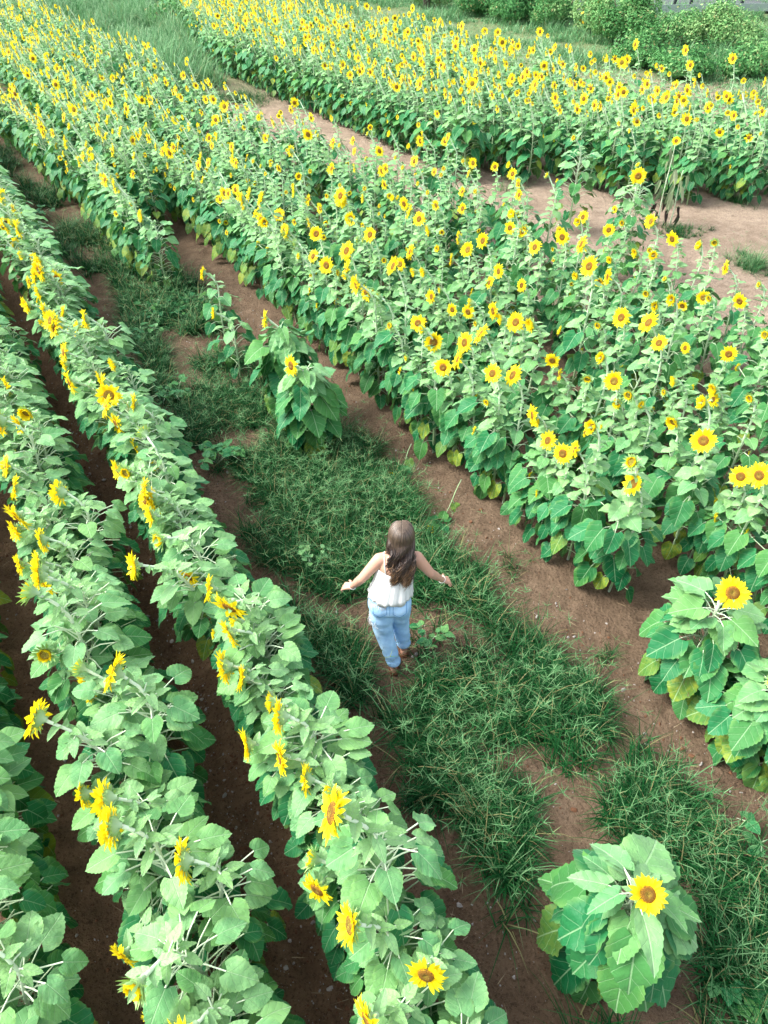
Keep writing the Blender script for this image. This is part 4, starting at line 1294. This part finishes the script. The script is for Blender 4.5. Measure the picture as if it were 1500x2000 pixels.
# torso and neck
ell(S_, J['pel'], (.150, .105, .12)); ell(S_, J['waist'], (.120, .085, .14)); ell(S_, J['chest'], (.140, .095, .15))
ell(S_, (J['chest'][0] + .005, J['chest'][1] + .01, J['chest'][2] + .06), (.150, .075, .085))
rc(S_, J['chest'], J['neck'], .075, .050); rc(S_, J['neck'], (J['head'][0], J['head'][1] - .01, J['head'][2] - .05), .048, .046)
for s_, sh, el_, wr in (('L', 'shL', 'elL', 'wrL'), ('R', 'shR', 'elR', 'wrR')):
    rc(S_, (J['neck'][0] * .65 + J[sh][0] * .35, J['neck'][1], J['neck'][2] - .045), J[sh], .050, .052)
    m_ = tuple((np.array(J[sh]) * .45 + np.array(J[el_]) * .55))
    rc(S_, J[sh], m_, .052, .043); rc(S_, m_, J[el_], .043, .036)
    m_ = tuple((np.array(J[el_]) * .65 + np.array(J[wr]) * .35))
    rc(S_, J[el_], m_, .036, .035); rc(S_, m_, J[wr], .035, .022)
# legs
for hi, kn, an in (('hiL', 'knL', 'anL'), ('hiR', 'knR', 'anR')):
    rc(S_, J[hi], J[kn], .080, .052); rc(S_, J[kn], J[an], .052, .036)
    a = np.array(J[an])
    rc(S_, a, a + (0, -.015, -.035), .034, .030); rc(S_, a + (0, -.015, -.040), a + (.012, .10, -.052), .028, .026); rc(S_, a + (.012, .09, -.050), a + (.02, .155, -.058), .030, .018)
# head: skull, jaw, nose, ears
h = J['head']
ell(S_, h, (.073, .090, .098), .1); rc(S_, (h[0], h[1] + .035, h[2] - .05), (h[0], h[1] + .055, h[2] - .078), .045, .028)
rc(S_, (h[0], h[1] + .088, h[2] - .005), (h[0], h[1] + .102, h[2] - .030), .010, .013)
for sx in (-1, 1): ell(S_, (h[0] + sx * .076, h[1] + .0, h[2] - .02), (.010, .022, .032))
ell(S_, (h[0], h[1] + .088, h[2] - .058), (.024, .012, .008))
# hands: palm and five unequal curled fingers
def hand(wr, d, up, side, sgn):
    d = np.array(d, float); d /= np.linalg.norm(d); side = np.array(side, float); side -= d * side.dot(d); side /= np.linalg.norm(side)
    nrm = np.cross(d, side); nrm = nrm * (1 if nrm.dot((sgn, 0, .6)) > 0 else -1)
    w0 = np.array(wr)
    for t in (-.026, -.009, .009, .026):
        rc(S_, w0 + d * .012 + side * t * .55, w0 + d * .080 + side * t * 1.05, .0145, .0125, 6)
    for t, L in ((-.030, .064), (-.010, .078), (.011, .074), (.031, .056)):
        p = w0 + d * .082 + side * t; dd = d + side * t * 1.5; dd /= np.linalg.norm(dd); ang = .42
        for seg, (fl, r0, r1) in enumerate(((.44, .0095, .0088), (.32, .0088, .0080), (.24, .0080, .0068))):
            q_ = p + (dd * math.cos(ang) - nrm * math.sin(ang)) * L * fl
            rc(S_, p, q_, r0, r1, 6); p = q_; ang += .45
    p = w0 + d * .030 + side * (-.030)
    for (L, a_, r0, r1) in ((.036, .8, .0125, .0105), (.030, .5, .0105, .0090), (.022, .35, .0090, .0070)):
        q_ = p + (d * math.cos(a_) - side * math.sin(a_) - nrm * .35) * L; rc(S_, p, q_, r0, r1, 6); p = q_
dL = np.array(J['wrL']) - np.array(J['elL']); dR = np.array(J['wrR']) - np.array(J['elR'])
hand(J['wrL'], dL + np.array([-.08, .03, .06]), None, (0.0, -1, 0.0), -1)
hand(J['wrR'], dR + np.array([.07, .02, .03]), None, (0.0, -1, 0.0), 1)
body = union('body', S_, .0048, 3, [SKIN], person, (0, 0, 0))
# eyes
for sx in (-1, 1):
    L_ = []; ell(L_, (h[0] + sx * .030, h[1] + .082, h[2] + .004), (.012, .010, .010), n=8)
    bb = Buf(); bb.add(L_[0]['v'], L_[0]['q'], L_[0]['t']); link('eye', mesh_from('eye', bb, [m_plain('eye_white', (.8, .8, .78), .3, .5)]), person)

# loose straight jeans
def loft(rings, n=40, wr=0.0, seed=0, close=True, ph=0.0, k1=0):
    """rings: (centre, rx, ry)"""
    V = []; r = random.Random(seed)
    for i, (c, rx, ry) in enumerate(rings):
        for j in range(n):
            a = 2 * math.pi * j / n
            w_ = 1 + wr * (math.sin(3 * a + i * 1.1 + seed) * .5 + math.sin(5 * a - i * .9) * .3 + math.sin(i * 1.9 + 2 * a) * .4)
            V.append([c[0] + rx * w_ * math.cos(a), c[1] + ry * w_ * math.sin(a), c[2]])
    V = np.array(V); m = len(rings)
    Q = [(i * n + j, i * n + (j + 1) % n, (i + 1) * n + (j + 1) % n, (i + 1) * n + j) for i in range(m - 1) for j in range(n)]
    T = []
    if close:
        k = len(V); V = np.vstack([V, V[:n].mean(0), V[-n:].mean(0)])
        T = [(k, (j + 1) % n, j) for j in range(n)] + [(k + 1, (m - 1) * n + j, (m - 1) * n + (j + 1) % n) for j in range(n)]
    return dict(v=V, q=Q, t=T, uv=np.zeros((len(V), 2)), c=np.zeros((len(V), 3)))
JS = []
def legrings(hi, kn, an, seed):
    hi, kn, an = (np.array(J[q_]) for q_ in (hi, kn, an))
    out = []
    for t in np.linspace(0, 1, 26):
        if t < .5: c = hi + (kn - hi) * (t / .5)
        else: c = kn + (an + (0, 0, .045) - kn) * ((t - .5) / .5)
        rx = np.interp(t, [0, .25, .5, .8, 1], [.092, .092, .080, .066, .058]); ry = np.interp(t, [0, .25, .5, .8, 1], [.102, .093, .076, .064, .060])
        sq = .0050 * math.sin(t * 46 + seed) * max(0, (t - .62)) * 2.6 + .003 * math.sin(t * 30 + seed) * (t < .35)
        out.append((c, rx + sq, ry + sq))
    return out[::-1]
JS.append(loft(legrings('hiL', 'knL', 'anL', 1), wr=.035, seed=1)); JS.append(loft(legrings('hiR', 'knR', 'anR', 2), wr=.035, seed=2))
p_ = np.array(J['pel'])
JS.append(loft([(p_ + (0, -.008, -.10), .155, .100), (p_ + (0, -.012, -.06), .172, .120), (p_ + (0, -.010, -.01), .174, .122), (p_ + (0, -.004, .05), .160, .110), (p_ + (.003, 0, .10), .145, .098), (p_ + (.005, .004, .125), .142, .095)], wr=.01))
for sx in (-1, 1): ell(JS, (p_[0] + sx * .070, p_[1] - .060, p_[2] - .030), (.088, .075, .095))
jeans = union('jeans', JS, .0055, 5, [DENIM], person, (0, 0, 0))
# pocket stitching, centre seam and the frayed rips
def onback(x, z):           # a point on the seat of the jeans, found by casting from behind
    ok, loc, nn, _ = jeans.ray_cast(Vector((x, -1.0, z)), Vector((0, 1, 0)))
    return np.array(loc) + np.array(nn) * .0012 if ok else None
def strip(name, pts2, r_, mt, lab=None, parent=jeans):
    P = [onback(x, z) for x, z in pts2]; P = [p for p in P if p is not None]
    if len(P) < 2: return
    bb = Buf(); bb.add(**tube(P, r_, 5)); link(name, mesh_from(name, bb, [mt]), parent, label=lab)
bpy.context.view_layer.update()
for sx in (-1, 1):
    cx_ = p_[0] + sx * .078; zt = p_[2] + .045; w5 = .052
    out = [(cx_ - w5, zt), (cx_ - w5, zt - .08), (cx_, zt - .115), (cx_ + w5, zt - .08), (cx_ + w5, zt), (cx_ - w5, zt)]
    pts2 = [((1 - f) * out[i][0] + f * out[i + 1][0], (1 - f) * out[i][1] + f * out[i + 1][1]) for i in range(5) for f in (0, .25, .5, .75)]
    strip('back_pocket', pts2, .0017, SEAM)
strip('centre_seam', [(p_[0], p_[2] + .11 - .02 * i) for i in range(9)], .0016, SEAM)
fr = Buf(); r = random.Random(9)
for i in range(60):
    x0, z0 = p_[0] - .128 + .105 * r.random(), p_[2] + .052 + r.uniform(-.020, .010)
    a_ = onback(x0, z0); c_ = onback(x0 + r.uniform(-.012, .012), z0 - r.uniform(.012, .035))
    if a_ is not None and c_ is not None: fr.add(**tube([a_, (a_ + c_) / 2 + (0, -.003, 0), c_], .0009, 4))
for i in range(70):           # rip on the outside of the left thigh
    z0 = p_[2] - .20 + r.uniform(-.05, .02); a1 = r.uniform(2.7, 3.7)
    ok, loc, nn, _ = jeans.ray_cast(Vector((p_[0] - .6, -.02 + .07 * r.uniform(-1, 1), z0)), Vector((1, 0, 0)))
    if ok:
        a_ = np.array(loc) + np.array(nn) * .001; c_ = a_ + np.array([-r.uniform(.004, .022), r.uniform(-.01, .01), -r.uniform(.01, .045)])
        fr.add(**tube([a_, (a_ + c_) / 2 + (-.003, 0, .003), c_], .0011, 4))
link('frayed_rip', mesh_from('frayed_rip', fr, [FRAY]), jeans, label='white frayed threads at the pocket and thigh rips')
# camisole: gathered under the shoulder blades, flared hem
rings = []; n = 120; V = []
prof = [(1.125, .146, .101, 0), (1.105, .149, .104, .004), (1.085, .150, .105, .006), (1.06, .150, .107, .010), (1.02, .153, .113, .016), (.98, .159, .121, .022), (.94, .167, .132, .028), (.915, .174, .142, .034), (.900, .178, .148, .038)]
for i, (z, rx, ry, am) in enumerate(prof):
    f = (1.125 - z) / .24; cx_ = J['chest'][0] * (1 - f) + J['pel'][0] * f; cy_ = J['chest'][1] * (1 - f) + J['pel'][1] * f
    for j in range(n):
        a = 2 * math.pi * j / n
        w_ = 1.5 * am * (math.sin(a * 17 + 1.2 * math.sin(a * 3)) * .55 + math.sin(a * 29 + 2) * .25 + math.sin(a * 7 + i * .2) * .4)
        dz = .014 * math.sin(a * 2 + .6) if i == 0 else (.012 * math.sin(a * 7) + .018 * max(0, -math.sin(a)) * -1 if i == len(prof) - 1 else 0)
        V.append([cx_ + rx * (1 + w_) * math.cos(a), cy_ + ry * (1 + w_) * math.sin(a), z + dz])
V = np.array(V); V2 = V.copy()
ctr_ = np.repeat(np.array([[np.mean(V[i * n:(i + 1) * n, 0]), np.mean(V[i * n:(i + 1) * n, 1])] for i in range(len(prof))]), n, axis=0)
V2[:, :2] = ctr_ + (V[:, :2] - ctr_) * .985
Q = [(i * n + j, (i + 1) * n + j, (i + 1) * n + (j + 1) % n, i * n + (j + 1) % n) for i in range(len(prof) - 1) for j in range(n)]
k = len(V); Q2 = [tuple(k + x for x in q_[::-1]) for q_ in Q]
m_ = (len(prof) - 1) * n
Q3 = [(m_ + j, k + m_ + j, k + m_ + (j + 1) % n, m_ + (j + 1) % n) for j in range(n)] + [(j, (j + 1) % n, k + (j + 1) % n, k + j) for j in range(n)]
cb = Buf(); cb.add(np.vstack([V, V2]), Q + Q2 + Q3)
cami = link('camisole', mesh_from('camisole', cb, [COTTON]), person)
def onbody(o, d_):
    ok, loc, nn, _ = body.ray_cast(Vector(o), Vector(d_))
    return np.array(loc) + np.array(nn) * .003 if ok else None
for sx, xx in ((-1, -.078), (1, .078)):
    P = []
    for z in np.linspace(1.10, 1.235, 8):
        q_ = onbody((J['chest'][0] + xx + sx * (z - 1.1) * .10, -1, z), (0, 1, 0))
        if q_ is not None: P.append(q_)
    q_ = onbody((J['chest'][0] + xx + sx * .018, J['chest'][1] + .02, 2), (0, 0, -1))
    if q_ is not None: P.append(q_)
    for z in np.linspace(1.235, 1.12, 5):
        q_ = onbody((J['chest'][0] + xx + sx * .012, 1, z), (0, -1, 0))
        if q_ is not None: P.append(q_)
    bb = Buf(); bb.add(**tube(P, .0045, 6)); link('strap', mesh_from('strap', bb, [COTTON]), cami)
# hair: a cap over the skull and long waved locks falling from a centre parting
hb = Buf(); L_ = []
ell(L_, (h[0], h[1] - .010, h[2] + .006), (.088, .102, .107), .12)
hv = L_[0]['v']; cc = np.zeros((len(hv), 3)); cc[:, 0] = np.clip((h[2] + .11 - hv[:, 2]) * 2.0, 0, .45); cc[:, 2] = .4
keep = ~((hv[:, 1] > h[1] + .045) & (hv[:, 2] < h[2] + .045))
qk = [q_ for q_ in L_[0]['q'] if keep[list(q_)].all()]
hb.add(hv, qk, [t_ for t_ in L_[0]['t'] if keep[list(t_)].all()], c=cc)
r = random.Random(21)
for i in range(1500):
    sx = -1 if i % 2 else 1
    # where the lock leaves the head: angle round from straight back (0) to the side of the face (+-1.75)
    phi = abs(r.gauss(0, .75)); phi = min(phi, 1.9)
    yp = .055 - .13 * (1 - phi / 1.9) + r.uniform(-.02, .02)
    side_x, side_y = math.sin(phi) * sx, -math.cos(phi)
    lay = r.uniform(0, 1) ** .7
    P = [np.array([h[0] + sx * .003, h[1] + yp * .8, h[2] + .116 - 2.2 * (yp * .8 + .008) ** 2 * 2])]
    for t in (.3, .6, .85, 1.05):
        rr_ = math.sin(t * 1.5) * (1.0 + .06 * lay)
        P.append(np.array([h[0] + side_x * .093 * rr_ + (1 - t) * sx * .004, h[1] - .008 + side_y * .109 * rr_ + (yp * .8) * max(0, 1 - t) * .8, h[2] + .008 + .112 * math.cos(t * 1.5)]))
    end = r.triangular(1.00, 1.20, 1.08) if phi < 1.0 else r.uniform(1.06, 1.24)
    z = P[-1][2]; n = 15; x0, y0 = P[-1][0], P[-1][1]
    bx2, by2 = J['chest'][0] + .034 + side_x * .092 * (.55 + .5 * lay), J['chest'][1] - .095 - .045 * lay + .03 * abs(side_x)
    if phi > 1.45: by2 = J['chest'][1] + .03; bx2 = J['chest'][0] + .02 + sx * .085
    f1, f2 = r.uniform(0, 6.28), r.uniform(.92, 1.08); amp = r.uniform(.011, .017)
    clump_ph = round(phi * sx * 4.5) * .9 + lay * 1.2 + r.gauss(0, .35)
    for q_ in range(1, n + 1):
        t = q_ / n; zz = z + (end - z) * t
        e_ = 1 - (1 - t) ** 1.6
        w_ = amp * min(1, t * 2.2) * (1 + .5 * t)
        P.append(np.array([x0 + (bx2 - x0) * e_ + w_ * math.sin(t * 13 * f2 + clump_ph), y0 + (by2 - y0) * e_ + w_ * math.cos(t * 13 * f2 + clump_ph) - .006 * math.sin(t * 3), zz]))
    P = np.array(P); m_ = len(P)
    rad = np.interp(np.arange(m_) / (m_ - 1), [0, .15, .6, .85, 1], [.0018, .0032, .0034, .0018, .0005]) * r.uniform(.7, 1.25)
    a0 = np.clip(np.linspace(-.02, 1.0, m_), 0, 1)
    gold = 1.0 if r.random() < .16 else 0.0
    c = np.stack([a0, np.clip(np.linspace(-.8, .8, m_), 0, 1) * gold, np.full(m_, r.uniform(0, 1))], 1)
    hb.add(**tube(P, rad, 4, c, cap=False))
link('hair', mesh_from('hair', hb, [HAIR]), person)
# sandals, bracelets, ring
for an in ('anL', 'anR'):
    a = np.array(J[an]); bb = Buf(); rings = []
    sb_ = Buf()
    out = [(-.045, .020), (-.030, .034), (.02, .036), (.08, .042), (.14, .040), (.175, .024), (.185, .006)]
    nn_ = len(out); V = []
    for zz in (-.093, -.070):
        for (yy, ww) in out: V.append([a[0] - ww + .012 * (yy > .05), a[1] + yy - .01, a[2] + zz + (.012 if False else 0)])
        for (yy, ww) in out[::-1]: V.append([a[0] + ww + .012 * (yy > .05), a[1] + yy - .01, a[2] + zz])
    V = np.array(V); V[:, 2] = np.where(V[:, 2] < a[2] - .08, .004, .024) ; m_ = 2 * nn_
    Q = [(j, (j + 1) % m_, m_ + (j + 1) % m_, m_ + j) for j in range(m_)]
    Q += [(m_ + i, m_ + i + 1, m_ + m_ - 2 - i, m_ + m_ - 1 - i) for i in range(nn_ - 1)] + [(i + 1, i, m_ - 1 - i, m_ - 2 - i) for i in range(nn_ - 1)]
    sb_.add(V, Q); sd_ = link('sandal', mesh_from('sandal', sb_, [SANDAL], smooth=False), person)
    st_ = Buf(); st_.add(**tube([(a[0] - .040, a[1] + .02, .03), (a[0] - .036, a[1] - .035, .045), (a[0], a[1] - .062, .05), (a[0] + .036, a[1] - .035, .045), (a[0] + .040, a[1] + .02, .03)], .007, 6))
    st_.add(**tube([(a[0] - .042, a[1] + .09, .03), (a[0] - .02, a[1] + .10, .065), (a[0] + .03, a[1] + .10, .065), (a[0] + .055, a[1] + .09, .03)], .012, 6))
    link('strap', mesh_from('strap', st_, [SANDAL]), sd_)
for wr, dd in (('wrL', dL), ('wrR', dR)):
    d_ = dd / np.linalg.norm(dd); c_ = np.array(J[wr]) - d_ * .006
    u1 = np.cross(d_, (0, 0, 1)); u1 /= np.linalg.norm(u1); u2 = np.cross(d_, u1)
    bb = Buf(); bb.add(**tube([c_ + (u1 * math.cos(t) + u2 * math.sin(t)) * .0285 for t in np.linspace(0, 2 * math.pi, 25)], .0032, 6, cap=False))
    link('bracelet', mesh_from('bracelet', bb, [METAL]), person)
person['label'] = 'woman with long wavy brown hair, white camisole and light jeans, walking away'
